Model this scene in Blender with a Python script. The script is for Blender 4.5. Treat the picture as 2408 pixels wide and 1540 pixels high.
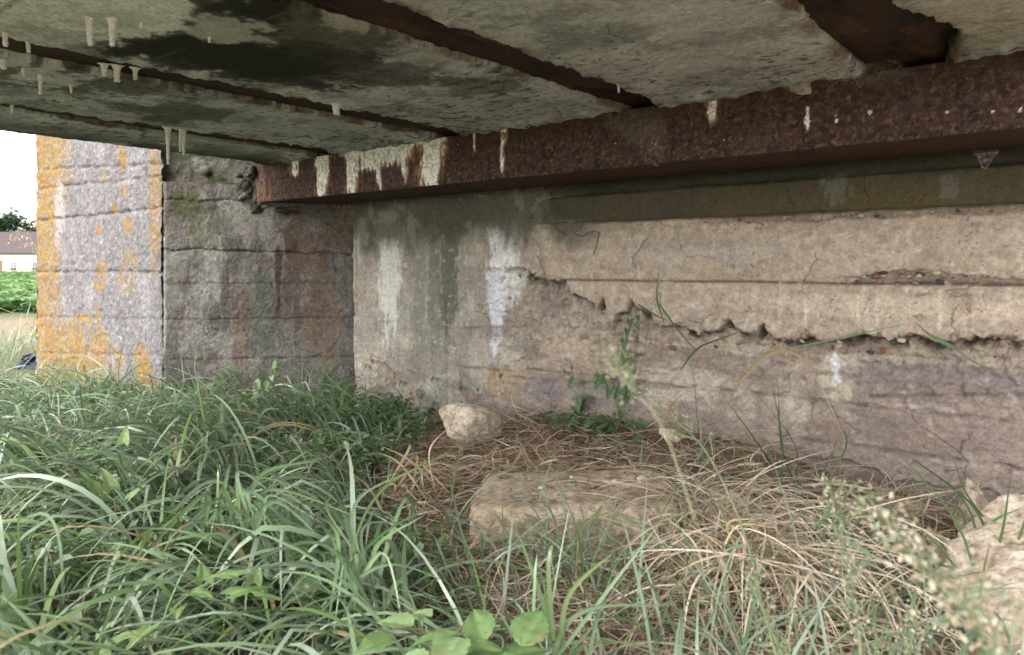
import bpy, bmesh, math, random
import numpy as np
from mathutils import Vector, Matrix, Euler

for o in list(bpy.data.objects):
    bpy.data.objects.remove(o)
SC = bpy.context.scene
COL = SC.collection
R = math.radians
rng = np.random.default_rng(7)
random.seed(7)

# ------------------------------------------------------------------ camera
CZ = 0.80                      # camera height over the trodden ground
YAW = R(39.1)
FPX = 1780.0                   # focal length in units of the measuring grid (2408 wide)
cam_d = bpy.data.cameras.new('camera')
cam = bpy.data.objects.new('camera', cam_d)
COL.objects.link(cam)
cam.location = (0, 0, CZ)
cam.rotation_euler = (R(90), 0, YAW)
cam_d.sensor_width = 36
cam_d.lens = 36 * FPX / 2408
cam_d.shift_y = -140 / 2408
cam_d.clip_start = 0.05
cam_d.clip_end = 2000
cam_d.dof.use_dof = True
cam_d.dof.focus_distance = 2.9
cam_d.dof.aperture_fstop = 5.6
SC.camera = cam

# ------------------------------------------------------------------ sky, sun, exposure
SUN_EL, SUN_AZ = R(38), R(184)       # hazy sun behind the thin cloud, over the left opening and behind the camera
sun_dir = Vector((math.cos(SUN_EL) * math.sin(SUN_AZ), math.cos(SUN_EL) * math.cos(SUN_AZ), math.sin(SUN_EL)))
w = bpy.data.worlds.new('World')
SC.world = w
w.use_nodes = True
nt = w.node_tree
bg = nt.nodes['Background']
sky = nt.nodes.new('ShaderNodeTexSky')
sky.sky_type = 'NISHITA'
sky.sun_disc = False
sky.sun_elevation = SUN_EL
sky.sun_rotation = math.atan2(sun_dir.x, sun_dir.y)
sky.air_density = 1.0
sky.dust_density = 1.5
sky.ozone_density = 1.0
hs = nt.nodes.new('ShaderNodeHueSaturation')
hs.inputs['Saturation'].default_value = 0.12
hs.inputs['Value'].default_value = 1.25
nt.links.new(sky.outputs[0], hs.inputs['Color'])
nt.links.new(hs.outputs[0], bg.inputs['Color'])
bg.inputs['Strength'].default_value = 0.15
sl = bpy.data.lights.new('sun', 'SUN')
sl.energy = 1.5
sl.angle = R(40)
sl.color = (1.0, 0.96, 0.91)
so = bpy.data.objects.new('sun', sl)
COL.objects.link(so)
so.rotation_euler = sun_dir.to_track_quat('Z', 'Y').to_euler()
so.location = sun_dir * 30
SC.view_settings.view_transform = 'Standard'
SC.view_settings.look = 'None'
SC.view_settings.gamma = 1.0
SC.view_settings.exposure = 2.0
SC.render.engine = 'CYCLES'
SC.cycles.use_denoising = True
SC.cycles.max_bounces = 8
SC.cycles.diffuse_bounces = 5
SC.cycles.transparent_max_bounces = 12
SC.cycles.use_adaptive_sampling = True

# ------------------------------------------------------------------ measuring: photo grid -> place
cr, sr = math.cos(YAW), math.sin(YAW)
RIGHT = np.array([cr, sr, 0.0]); FWD = np.array([-sr, cr, 0.0]); UP = np.array([0, 0, 1.0])
def ray(x, y):
    return FWD + RIGHT * ((x - 1204) / FPX) + UP * ((630 - y) / FPX)
def onY(x, y, Y):              # point of a plane parallel to the abutment, h relative to the eye
    d = ray(x, y); return d * (Y / d[1])
def onZ(x, y, h):
    d = ray(x, y); return d * (h / d[2])
def atd(x, y, dist):
    return ray(x, y) * dist
YW, YB, HC = 2.92, 2.50, 0.605     # abutment face, beam face, underside of the deck
GH = -0.80
def wl(x, y):                      # wall coordinates (X, h)
    p = onY(x, y, YW); return p[0], p[2]
def cl(x, y):                      # deck underside coordinates (X, Y)
    p = onZ(x, y, HC); return p[0], p[1]
def bm_(x, y):                     # beam face coordinates
    p = onY(x, y, YB); return p[0], p[2]
WA = np.array([-4.30, 2.10]); WB = np.array([-3.59, 2.92])      # splayed wing face in plan
WD = (WB - WA); WL_ = float(np.linalg.norm(WD)); WD = WD / WL_
WN = np.array([WD[1], -WD[0]])                                   # outward normal of the splayed face
def wg(x, y):                      # wing face coordinates (t along from corner, h)
    d = ray(x, y)
    k = (WA @ WN) / (d[:2] @ WN)
    p = d * k
    return float((p[:2] - WA) @ WD), float(p[2])
def pf(x, y):                      # lit end face
    p = onY(x, y, WA[1]); return p[0], p[2]

# ------------------------------------------------------------------ noise
_pr = np.random.default_rng(3)
_PERM = _pr.permutation(4096).astype(np.int32)
_GA = _pr.uniform(0, 2 * math.pi, 4096)
_GC, _GS = np.cos(_GA).astype(np.float32), np.sin(_GA).astype(np.float32)
def pn(x, y, seed=0):
    x = np.asarray(x, np.float64); y = np.asarray(y, np.float64)
    fx = np.floor(x); fy = np.floor(y)
    xi = fx.astype(np.int32); yi = fy.astype(np.int32)
    xf = (x - fx).astype(np.float32); yf = (y - fy).astype(np.float32)
    so = (seed * 1031) & 4095
    p0 = _PERM[(xi + so) & 4095]; p1 = _PERM[(xi + 1 + so) & 4095]
    def g(pp, iy, dx, dy):
        h = _PERM[(pp + iy) & 4095]
        return _GC[h] * dx + _GS[h] * dy
    u = xf * xf * xf * (xf * (xf * 6 - 15) + 10); v = yf * yf * yf * (yf * (yf * 6 - 15) + 10)
    a = g(p0, yi, xf, yf); b = g(p1, yi, xf - 1, yf)
    c = g(p0, yi + 1, xf, yf - 1); d = g(p1, yi + 1, xf - 1, yf - 1)
    return (a + (b - a) * u + (c - a) * v + (a - b - c + d) * u * v) * 1.5
def fbm(x, y, seed=0, oct=4, gain=0.5):
    s = 0; a = 1.0; n = 0
    for i in range(oct):
        s = s + a * pn(x * 2 ** i + 17.3 * i, y * 2 ** i - 9.1 * i, seed + i); n += a; a *= gain
    return s / n * 1.35
def sst(e0, e1, x):
    t = np.clip((x - e0) / (e1 - e0), 0, 1); return t * t * (3 - 2 * t)
def mix(c, col, m):
    return c + (np.array(col) - c) * np.clip(m, 0, 1)[..., None]
def blob(u, v, cu, cv, ru, rv, soft=0.5, rag=0.5, freq=9, seed=0, grit=0.6):
    d = np.sqrt(((u - cu) / ru) ** 2 + ((v - cv) / rv) ** 2) + rag * fbm(u * freq, v * freq, seed, 4)
    m = 1 - sst(1 - soft, 1 + soft, d)
    return 0.35 * m + 0.65 * sst(0.30, 0.66, m + grit * fbm(u * 34, v * 34, seed + 50, 4)) * (m > 0.02)
def streak(u, v, cu, top, bot, wtop, wbot, seed=0, rag=0.6, soft=0.5):   # a run of water down a face
    t = np.clip((top - v) / (top - bot), -0.3, 1.3)
    wd = wtop + (wbot - wtop) * np.clip(t, 0, 1)
    wob = 0.5 * wd * fbm(v * 5, v * 0 + seed, seed, 3)
    d = np.abs(u - cu - wob) / wd + rag * (0.9 * fbm(u * 45, v * 7, seed + 3, 4) + 0.7 * fbm(u * 9, v * 5, seed + 4, 3))
    m = 0.55 * (1 - sst(1 - soft, 1 + soft, d)) + 0.45 * (1 - sst(0.85, 1.05, d + 0.5 * fbm(u * 80, v * 22, seed + 7, 3)))
    rg = 0.22 * fbm(u * 40, v * 4, seed + 5, 3)
    m = m * sst(1.12, 0.72, t + rg) * sst(-0.12, 0.06, t + rg * 0.4)
    return 0.4 * m + 0.6 * sst(0.28, 0.68, m + 0.6 * fbm(u * 42, v * 24, seed + 50, 4)) * (m > 0.02)

# ------------------------------------------------------------------ materials
def mat(name):
    m = bpy.data.materials.new(name); m.use_nodes = True
    return m, m.node_tree, m.node_tree.nodes['Principled BSDF']
def N(nt, t, **k):
    n = nt.nodes.new(t)
    for a, b in k.items():
        if a in n.inputs: n.inputs[a].default_value = b
        else: setattr(n, a, b)
    return n
def ramp(nt, src, p0, c0, p1, c1):
    r = N(nt, 'ShaderNodeValToRGB')
    r.color_ramp.elements[0].position = p0; r.color_ramp.elements[0].color = (*c0, 1)
    r.color_ramp.elements[1].position = p1; r.color_ramp.elements[1].color = (*c1, 1)
    nt.links.new(src, r.inputs[0]); return r
def mul(nt, a, b, f=1.0, mode='MULTIPLY'):
    m = N(nt, 'ShaderNodeMix', data_type='RGBA', blend_type=mode)
    m.inputs['Factor'].default_value = f
    nt.links.new(a, m.inputs['A']); nt.links.new(b, m.inputs['B'])
    return m.outputs['Result']
def concrete_mat(name, sc=1.0, lo=0.72, hi=1.22, bump=0.6, rough=0.92, pits=0.6, grit=0.012, cracks=0.6):
    m, nt, b = mat(name)
    at = N(nt, 'ShaderNodeAttribute', attribute_name='Col')
    tc = N(nt, 'ShaderNodeTexCoord')
    def noise(scale, det, rg, dist=0.0):
        n = N(nt, 'ShaderNodeTexNoise', **{'Scale': scale * sc, 'Detail': det, 'Roughness': rg, 'Distortion': dist})
        nt.links.new(tc.outputs['Object'], n.inputs['Vector']); return n
    n1 = noise(30, 10.0, 0.72); n2 = noise(95, 6.0, 0.7); n3 = noise(150, 2.0, 0.5); n4 = noise(5, 5.0, 0.6)
    r1 = ramp(nt, n1.outputs[0], 0.36, (lo,) * 3, 0.64, (hi,) * 3)
    r2 = ramp(nt, n2.outputs[0], 0.36, (lo,) * 3, 0.62, (hi,) * 3)
    r3 = ramp(nt, n3.outputs[0], 0.64, (1, 1, 1), 0.70, (1 - 0.65 * pits,) * 3)
    c = mul(nt, at.outputs['Color'], r1.outputs[0]); c = mul(nt, c, r2.outputs[0]); c = mul(nt, c, r3.outputs[0])
    # hairline cracks
    dv = N(nt, 'ShaderNodeMix', data_type='VECTOR'); dv.inputs['Factor'].default_value = 0.10
    nt.links.new(tc.outputs['Object'], dv.inputs[4]); nt.links.new(n4.outputs['Color'], dv.inputs[5])
    vo = N(nt, 'ShaderNodeTexVoronoi', feature='DISTANCE_TO_EDGE'); vo.inputs['Scale'].default_value = 5.5 * sc
    nt.links.new(dv.outputs[1], vo.inputs['Vector'])
    rc = ramp(nt, vo.outputs['Distance'], 0.004, (1, 1, 1), 0.016, (0, 0, 0))
    rm = ramp(nt, n4.outputs[0], 0.52, (0, 0, 0), 0.62, (1, 1, 1))
    ck = mul(nt, rc.outputs[0], rm.outputs[0])
    cm = N(nt, 'ShaderNodeMix', data_type='RGBA', blend_type='MULTIPLY')
    sc_ = N(nt, 'ShaderNodeMath', operation='MULTIPLY'); sc_.inputs[1].default_value = cracks
    nt.links.new(ck, sc_.inputs[0]); nt.links.new(sc_.outputs[0], cm.inputs['Factor'])
    nt.links.new(c, cm.inputs['A']); cm.inputs['B'].default_value = (0.25, 0.22, 0.2, 1)
    nt.links.new(cm.outputs['Result'], b.inputs['Base Color'])
    b.inputs['Roughness'].default_value = rough
    b.inputs['Specular IOR Level'].default_value = 0.25
    def madd(a, k, c2):
        q = N(nt, 'ShaderNodeMath', operation='MULTIPLY_ADD'); q.inputs[1].default_value = k
        nt.links.new(a, q.inputs[0])
        if c2 is not None: nt.links.new(c2, q.inputs[2])
        return q.outputs[0]
    h = madd(n1.outputs[0], 1.0, None); h = madd(n2.outputs[0], 0.55, h); h = madd(r3.outputs[0], 0.3 * pits, h); h = madd(sc_.outputs[0], -0.4, h)
    bp = N(nt, 'ShaderNodeBump', **{'Strength': bump, 'Distance': grit})
    nt.links.new(h, bp.inputs['Height']); nt.links.new(bp.outputs[0], b.inputs['Normal'])
    return m
M_WALL = concrete_mat('weathered_concrete', 1.0, 0.84, 1.13, 0.7, grit=0.012, pits=0.7)
M_WING = concrete_mat('coarse_concrete', 1.1, 0.68, 1.26, 0.9, grit=0.018, pits=0.7)
M_PIER = concrete_mat('lichen_concrete', 1.0, 0.74, 1.22, 1.0, grit=0.020, pits=0.8, cracks=0.3)
M_DECK = concrete_mat('deck_concrete', 0.9, 0.80, 1.16, 0.8, grit=0.014, pits=0.9)
M_ROCK = concrete_mat('rubble_stone', 1.2, 0.78, 1.18, 0.8, grit=0.009, pits=0.8, cracks=0.3)
M_SOIL = concrete_mat('dry_soil', 1.0, 0.6, 1.3, 0.9, grit=0.02, pits=0.5, cracks=0.0)
M_RUST = concrete_mat('rusted_steel', 1.9, 0.62, 1.42, 0.8, rough=0.82, grit=0.008, pits=0.6, cracks=0.2)
M_LIME = concrete_mat('lime_deposit', 2.0, 0.80, 1.12, 0.7, rough=0.7, grit=0.010, pits=0.3, cracks=0.2)

def leaf_mat(name, trans=0.35, rough=0.5, spec=0.35, var=True):
    m, nt, b = mat(name)
    at = N(nt, 'ShaderNodeAttribute', attribute_name='Col')
    src = at.outputs['Color']
    if var:
        tc = N(nt, 'ShaderNodeTexCoord')
        n1 = N(nt, 'ShaderNodeTexNoise', **{'Scale': 60.0, 'Detail': 3.0})
        nt.links.new(tc.outputs['Object'], n1.inputs['Vector'])
        r1 = ramp(nt, n1.outputs[0], 0.3, (0.75,) * 3, 0.7, (1.2,) * 3)
        src = mul(nt, src, r1.outputs[0])
    nt.links.new(src, b.inputs['Base Color'])
    b.inputs['Roughness'].default_value = rough
    b.inputs['Specular IOR Level'].default_value = spec
    tr = N(nt, 'ShaderNodeBsdfTranslucent'); nt.links.new(src, tr.inputs[0])
    mx = N(nt, 'ShaderNodeMixShader'); mx.inputs[0].default_value = trans
    nt.links.new(b.outputs[0], mx.inputs[1]); nt.links.new(tr.outputs[0], mx.inputs[2])
    nt.links.new(mx.outputs[0], nt.nodes['Material Output'].inputs['Surface'])
    return m
M_GRASS = leaf_mat('grass_blade', 0.32, 0.38, 0.55, False)
M_STRAW = leaf_mat('dry_straw', 0.2, 0.6, 0.3, False)
M_LEAF = leaf_mat('green_leaf', 0.3, 0.45, 0.45)
def plain(name, col, rough=0.8, spec=0.3, noise=0.0, nsc=20, bump=0.0):
    m, nt, b = mat(name)
    b.inputs['Base Color'].default_value = (*col, 1)
    b.inputs['Roughness'].default_value = rough
    b.inputs['Specular IOR Level'].default_value = spec
    if noise:
        tc = N(nt, 'ShaderNodeTexCoord')
        n1 = N(nt, 'ShaderNodeTexNoise', **{'Scale': float(nsc), 'Detail': 6.0})
        nt.links.new(tc.outputs['Object'], n1.inputs['Vector'])
        r1 = ramp(nt, n1.outputs[0], 0.3, tuple(c * (1 - noise) for c in col), 0.7, tuple(min(1, c * (1 + noise)) for c in col))
        nt.links.new(r1.outputs[0], b.inputs['Base Color'])
        if bump:
            bp = N(nt, 'ShaderNodeBump', **{'Strength': bump, 'Distance': 0.01})
            nt.links.new(n1.outputs[0], bp.inputs['Height']); nt.links.new(bp.outputs[0], b.inputs['Normal'])
    return m

# ------------------------------------------------------------------ object helpers
def tag(o, label=None, cat=None, group=None, kind=None):
    if label: o['label'] = label
    if cat: o['category'] = cat
    if group: o['group'] = group
    if kind: o['kind'] = kind
    return o
def empty(name, loc, label=None, cat=None, group=None):
    o = bpy.data.objects.new(name, None); o.empty_display_size = 0.1
    COL.objects.link(o); o.location = loc
    return tag(o, label, cat, group)
def link(name, me, m, parent=None, smooth=True):
    o = bpy.data.objects.new(name, me); COL.objects.link(o)
    if m and not me.materials: me.materials.append(m)
    if parent:
        o.parent = parent
        o.matrix_parent_inverse = Matrix.Translation(-parent.location)
    return o
def mesh_np(name, V, F, C=None, smooth=True):       # V (n,3), F (m,k) all same k
    V = np.asarray(V, np.float32).reshape(-1, 3); F = np.asarray(F, np.int32)
    me = bpy.data.meshes.new(name)
    me.vertices.add(len(V)); me.vertices.foreach_set('co', V.ravel())
    k = F.shape[1]
    me.loops.add(F.size); me.loops.foreach_set('vertex_index', F.ravel())
    me.polygons.add(len(F)); me.polygons.foreach_set('loop_start', np.arange(0, F.size, k, dtype=np.int32))
    try: me.polygons.foreach_set('loop_total', np.full(len(F), k, np.int32))
    except Exception: pass
    me.polygons.foreach_set('use_smooth', np.full(len(F), smooth))
    if C is not None:
        C = np.asarray(C, np.float32).reshape(-1, C.shape[-1])
        c4 = np.ones((len(V), 4), np.float32); c4[:, :3] = np.clip(C[:, :3], 0, 1)
        a = me.color_attributes.new('Col', 'FLOAT_COLOR', 'POINT'); a.data.foreach_set('color', c4.ravel())
    me.update(calc_edges=True); me.validate()
    return me
def grid_faces(nu, nv):
    i = np.arange(nu * nv).reshape(nu, nv)
    return np.stack([i[:-1, :-1], i[1:, :-1], i[1:, 1:], i[:-1, 1:]], -1).reshape(-1, 4)
def grid_parts(name, P, C, labels, m, parent, flip=False, names=None):
    """one heightfield cut into parts by an integer label per vertex (-1 leaves it out)"""
    nu, nv = P.shape[:2]
    F = grid_faces(nu, nv)
    if flip: F = F[:, ::-1]
    lf = labels.reshape(-1)[F[:, 0]]
    out = []
    for l in sorted(set(lf.tolist())):
        if l < 0: continue
        f = F[lf == l]
        used, inv = np.unique(f, return_inverse=True)
        me = mesh_np(name, P.reshape(-1, 3)[used], inv.reshape(-1, 4), C.reshape(-1, 3)[used])
        out.append(link(names[l] if names else name, me, m, parent))
    return out
def boxmesh(name, x0, x1, y0, y1, z0, z1, col=(0.3, 0.3, 0.3)):
    V = [(x, y, z) for x in (x0, x1) for y in (y0, y1) for z in (z0, z1)]
    F = [(0, 1, 3, 2), (4, 6, 7, 5), (0, 4, 5, 1), (2, 3, 7, 6), (0, 2, 6, 4), (1, 5, 7, 3)]
    return mesh_np(name, V, F, np.tile(np.array(col, float), (8, 1)), False)
def tube(name, pts, r0, r1=None, col=(0.2, 0.2, 0.2), sides=6, bump=0.0, seed=0):
    pts = np.asarray(pts, float); n = len(pts); r1 = r0 if r1 is None else r1
    tan = np.gradient(pts, axis=0); tan /= np.linalg.norm(tan, axis=1)[:, None] + 1e-9
    ref = np.where(np.abs(tan[:, 2:3]) > 0.9, np.array([[1.0, 0, 0]]), np.array([[0, 0, 1.0]]))
    a = np.cross(tan, ref); a /= np.linalg.norm(a, axis=1)[:, None] + 1e-9
    b = np.cross(tan, a)
    th = np.linspace(0, 2 * math.pi, sides, endpoint=False)
    rr = np.linspace(r0, r1, n)[:, None] * np.ones((1, sides))
    if bump: rr = rr * (1 + bump * fbm(np.arange(n)[:, None] * 0.6 + 0 * th, th[None] * 1.3 + 0 * rr, seed, 2))
    V = pts[:, None, :] + (np.cos(th)[None, :, None] * a[:, None, :] + np.sin(th)[None, :, None] * b[:, None, :]) * rr[..., None]
    i = np.arange(n * sides).reshape(n, sides); j = np.roll(i, -1, 1)
    F = np.stack([i[:-1], j[:-1], j[1:], i[1:]], -1).reshape(-1, 4)
    V = np.concatenate([V.reshape(-1, 3), pts[[0]], pts[[-1]]])
    c0, c1 = n * sides, n * sides + 1
    cap = [(i[0, (k + 1) % sides], i[0, k], c0, c0) for k in range(sides)] + [(i[-1, k], i[-1, (k + 1) % sides], c1, c1) for k in range(sides)]
    tri = [c[:3] for c in cap]
    F3 = np.concatenate([F[:, [0, 1, 2]], F[:, [0, 2, 3]], np.array(tri)])
    cc = np.tile(np.asarray(col, float), (len(V), 1)) if np.ndim(col) == 1 else col
    return mesh_np(name, V, F3, cc)
def smooth_path(pts, n=24):
    pts = np.asarray(pts, float); m = len(pts)
    t = np.linspace(0, m - 1, n); out = []
    P = np.vstack([2 * pts[0] - pts[1], pts, 2 * pts[-1] - pts[-2]])
    for s in t:
        i = min(int(s), m - 2); f = s - i
        p0, p1, p2, p3 = P[i], P[i + 1], P[i + 2], P[i + 3]
        out.append(0.5 * ((2 * p1) + (-p0 + p2) * f + (2 * p0 - 5 * p1 + 4 * p2 - p3) * f * f + (-p0 + 3 * p1 - 3 * p2 + p3) * f ** 3))
    return np.array(out)
def W(p):                       # eye-relative -> world
    p = np.array(p, float); p[..., 2] += CZ; return p

# ================================================================== GROUND
def ground_h(X, Y):
    X = np.asarray(X, float); Y = np.asarray(Y, float)
    h = GH + 0.025 * fbm(X * 1.3, Y * 1.3, 50, 3)
    h = h + 0.10 * np.exp(-((Y - 2.95) / 0.30) ** 2) * sst(-2.6, -1.9, X) * (1 - sst(-1.2, -0.7, X)) * (Y < 4)
    h = h + 0.03 * np.exp(-((X + 0.75) / 0.5) ** 2 - ((Y - 1.6) / 0.4) ** 2)
    far = sst(4, 12, np.hypot(X, Y))
    return h * (1 - far) + (GH + 0.03) * far
def axis(lo, hi, step, outer, grow=1.35):
    a = list(np.arange(lo, hi + step / 2, step)); s = step
    while a[-1] < outer: s *= grow; a.append(a[-1] + s)
    s = step; b = []
    x = lo
    while x > -outer: s *= grow; x -= s; b.append(x)
    return np.array(b[::-1] + a)
gx = axis(-5.2, 0.9, 0.028, 900); gy = axis(-0.2, 3.1, 0.028, 900)
GX, GY = np.meshgrid(gx, gy, indexing='ij')
Gz = ground_h(GX, GY)
near = (np.abs(GX) < 7) & (np.abs(GY) < 6)
Gz = Gz + np.where(near, 0.012 * fbm(GX * 14, GY * 14, 51, 4), 0)
soil = np.array([0.165, 0.118, 0.080])
Gc = np.ones(GX.shape + (3,)) * soil
Gc = mix(Gc, (0.24, 0.175, 0.12), sst(-0.1, 0.5, fbm(GX * 5, GY * 5, 52, 4)))
Gc = mix(Gc, (0.10, 0.075, 0.05), sst(0.0, 0.6, fbm(GX * 9, GY * 9, 53, 4)))
dist = np.hypot(GX, GY)
Gc = mix(Gc, (0.13, 0.135, 0.065), (1 - sst(-2.6, -2.0, GX + 0.4 * fbm(GX, GY, 54, 2))) * 0.8)
Gc = mix(Gc, (0.36, 0.28, 0.19), sst(-0.5, 0.3, GX) * 0.8)  # unseen ground to the right, made paler to bounce light under the deck
Gc = mix(Gc, (0.26, 0.19, 0.13), sst(8.8, 9.6, dist) * (GX < 0))
Gc = mix(Gc, (0.055, 0.10, 0.03), sst(13.2, 14, dist))
me = mesh_np('ground', W(np.stack([GX, GY, Gz], -1)), grid_faces(*GX.shape), Gc)
tag(link('ground', me, M_SOIL), kind='structure')

# ================================================================== ABUTMENT WALL
abut = empty('abutment_wall', (-1.6, YW, 0.0), 'long board-marked concrete abutment wall with spalled render under the rusted beam', 'wall')
st = 0.0052
ux = np.arange(-3.64, 0.25, st); vz = np.arange(-1.02, 0.46, st)
U, V = np.meshgrid(ux, vz, indexing='ij')
edge_px = [(1150, 628), (1180, 636), (1215, 628), (1250, 650), (1290, 658), (1330, 660), (1345, 690), (1380, 702), (1405, 726), (1418, 700),
           (1428, 735), (1437, 775), (1447, 738), (1472, 730), (1481, 698), (1497, 728), (1530, 742), (1548, 768), (1590, 764), (1640, 786),
           (1688, 776), (1718, 752), (1738, 782), (1778, 793), (1796, 760), (1806, 786), (1850, 806), (1900, 795), (1950, 806),
           (2030, 786), (2100, 800), (2150, 786), (2200, 806), (2300, 795), (2408, 800), (2700, 805)]
ep = np.array([wl(*p) for p in edge_px])
E = np.interp(U, ep[:, 0], ep[:, 1]) + 0.012 * fbm(U * 45, V * 20, 11, 4)
eon = sst(ep[0, 0] - 0.02, ep[0, 0] + 0.05, U)
broken = sst(-0.004, 0.006, E - V) * eon                # 1 below the broken edge
x12 = wl(1180, 700)[0]; x105 = wl(1050, 700)[0]
rightish = sst(x12 - 0.25, x12 + 0.35, U + 0.10 * fbm(U * 4, V * 4, 12, 3))
line1 = -0.0565 + 0.0025 * fbm(U * 3, U * 0, 13, 3)
on1 = sst(wl(1290, 660)[0], wl(1350, 660)[0], U)
p = 0.007 * fbm(U * 1.6, V * 2.5, 14, 3) + 0.0034 * fbm(U * 10, V * 16, 15, 4) + 0.0018 * fbm(U * 50, V * 60, 16, 3)
p = p + 0.006 * (V > line1) * on1
p = p - 0.018 * np.exp(-((V - line1) / 0.0055) ** 2) * on1 * (0.6 + 0.6 * fbm(U * 8, U * 0, 17, 3))
p = p - broken * (0.045 + 0.022 * fbm(U * 26, V * 26, 18, 4)) * (1 - 0.75 * (1 - sst(-0.62, -0.34, V)))
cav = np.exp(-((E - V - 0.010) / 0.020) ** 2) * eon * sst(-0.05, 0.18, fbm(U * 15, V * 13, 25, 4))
p = p - 0.032 * cav
# render flakes standing at the break
p = p + 0.008 * np.exp(-((V - E - 0.012) / 0.012) ** 2) * eon * (fbm(U * 20, V * 20, 19, 3) > 0)
# lower board lines
seam = np.zeros(U.shape)
for (xa, ya, xb, yb, dep, a0, a1) in [(1240, 868, 1800, 935, 0.010, 1200, 1700), (1739, 923, 2105, 963, 0.010, 1600, 2450), (1900, 1035, 2408, 1105, 0.008, 1800, 2500),
                                     (2022, 934, 2408, 929, 0.007, 1980, 2500), (1060, 772, 1230, 769, 0.006, 1040, 1250), (1060, 860, 1240, 878, 0.007, 1040, 1260),
                                     (1200, 888, 1500, 905, 0.006, 1180, 1520)]:
    a, b = wl(xa, ya), wl(xb, yb)
    ln = a[1] + (U - a[0]) / (b[0] - a[0]) * (b[1] - a[1]) + 0.006 * fbm(U * 4, U * 0, int(xa), 3)
    on = sst(wl(a0, 900)[0], wl(a0 + 40, 900)[0], U) * (1 - sst(wl(a1 - 40, 900)[0], wl(a1, 900)[0], U))
    seam = np.maximum(seam, np.exp(-((V - ln) / 0.006) ** 2) * on * sst(-0.35, 0.25, fbm(U * 7, V * 0 + xa, 26, 3)))
    p = p - 1.5 * dep * np.exp(-((V - ln) / 0.006) ** 2) * on * (0.7 + 0.7 * fbm(U * 10, V * 0, int(ya), 3)) + 0.005 * (V < ln) * on * np.exp(-np.abs(V - ln) / 0.15)
# upright joint lines
for xq, hh0, hh1, dep in [(1050, -0.9, -0.15, 0.008), (838, -1, 0.2, 0.012)]:
    xc = wl(xq, 800)[0] + 0.004 * fbm(V * 8, V * 0, xq, 2)
    p = p - dep * np.exp(-((U - xc) / 0.006) ** 2) * ((V > hh0) & (V < hh1))
# honeycombed aggregate under the ledge and at the right of the first line
top_rag = 0.205 - 0.028 - 0.018 * fbm(U * 7, U * 0, 20, 4)
honey1 = sst(-0.006, 0.008, V - top_rag) * sst(wl(1650, 500)[0] - .1, wl(1750, 500)[0], U)
hx, hz = wl(2150, 652)
hb = hz + 0.03 * np.exp(-((U - hx) / 0.16) ** 2) - 0.002 + 0.008 * fbm(U * 18, U * 0, 21, 3)
honey2 = (V < hb) * sst(-0.062, -0.056, V) * sst(wl(1930, 650)[0], wl(2020, 650)[0], U)
honey = np.clip(honey1 + honey2, 0, 1)
p = p - honey * (0.010 + 0.010 * fbm(U * 40, V * 40, 22, 3))
# low flaked skin on the right
fe = np.interp(U, *zip(*[wl(1900, 1075), wl(2000, 1085), wl(2060, 1105), wl(2100, 1132), wl(2150, 1128), wl(2200, 1145), wl(2320, 1150), wl(2408, 1190), wl(2700, 1260)])) + 0.014 * fbm(U * 22, V * 8, 23, 4)
flk = sst(-0.003, 0.005, fe - V) * sst(wl(1850, 1080)[0], wl(1950, 1080)[0], U)
p = p - 0.012 * flk
# dents
pit = np.clip(fbm(U * 28, V * 28, 24, 2) - 0.72, 0, 1)
p = p - 0.05 * pit * (0.3 + 0.7 * broken)
# --- colour of the concrete
tan = np.array([0.345, 0.278, 0.215])
Cw = np.ones(U.shape + (3,)) * tan
Cw = mix(Cw, (0.255, 0.238, 0.200), 1 - rightish)
Cw = mix(Cw, (0.400, 0.335, 0.268), 0.7 * sst(0.05, 0.5, fbm(U * 2.2, V * 6, 30, 4)))
Cw = mix(Cw, (0.265, 0.210, 0.160), 0.8 * sst(0.1, 0.55, fbm(U * 3, V * 8, 31, 5)))
Cw = mix(Cw, (0.245, 0.21, 0.182), 0.45 * sst(0.0, 0.4, fbm(U * 14, V * 18, 37, 5)))
Cw = mix(Cw, (0.46, 0.40, 0.34), 0.5 * sst(0.15, 0.5, fbm(U * 25, V * 22, 38, 4)))
run = fbm(U * 22, V * 1.6, 32, 4)
Cw = mix(Cw, (0.20, 0.185, 0.16), (1 - rightish) * 0.6 * sst(0.0, 0.5, 0.5 * run + 0.7 * fbm(U * 6, V * 5, 39, 4)))
Cw = mix(Cw, (0.36, 0.345, 0.30), (1 - rightish) * 0.6 * sst(0.05, 0.5, 0.45 * fbm(U * 17, V * 1.8, 33, 4) + 0.7 * fbm(U * 7, V * 4, 40, 4)))
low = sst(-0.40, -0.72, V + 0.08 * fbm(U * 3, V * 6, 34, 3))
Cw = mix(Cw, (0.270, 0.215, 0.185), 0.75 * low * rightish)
Cw = mix(Cw, (0.225, 0.185, 0.155), broken * 0.55 * sst(-0.1, 0.5, fbm(U * 12, V * 12, 35, 4)))
Cw = mix(Cw, (0.050, 0.038, 0.032), np.exp(-(np.clip(E - V, -0.02, 1) / 0.022) ** 2) * eon * broken * (0.6 + 0.9 * fbm(U * 24, V * 24, 36, 3)))  # grime at the broken edge, with the shade below it painted in
Cw = mix(Cw, (0.16, 0.122, 0.092), honey * 0.8)
Cw = mix(Cw, (0.045, 0.034, 0.028), 0.85 * cav)  # shade inside the cavities put into the colour
SEAM = seam
Cw = mix(Cw, (0.09, 0.07, 0.058), np.exp(-((V - line1) / 0.005) ** 2) * on1 * 0.85)  # shadow line below the board step painted into the colour
def wblob(C, x, y, ru, rv, col, k, **kw):
    a = wl(x, y); return mix(C, col, k * blob(U, V, a[0], a[1], ru, rv, **kw))
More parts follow.
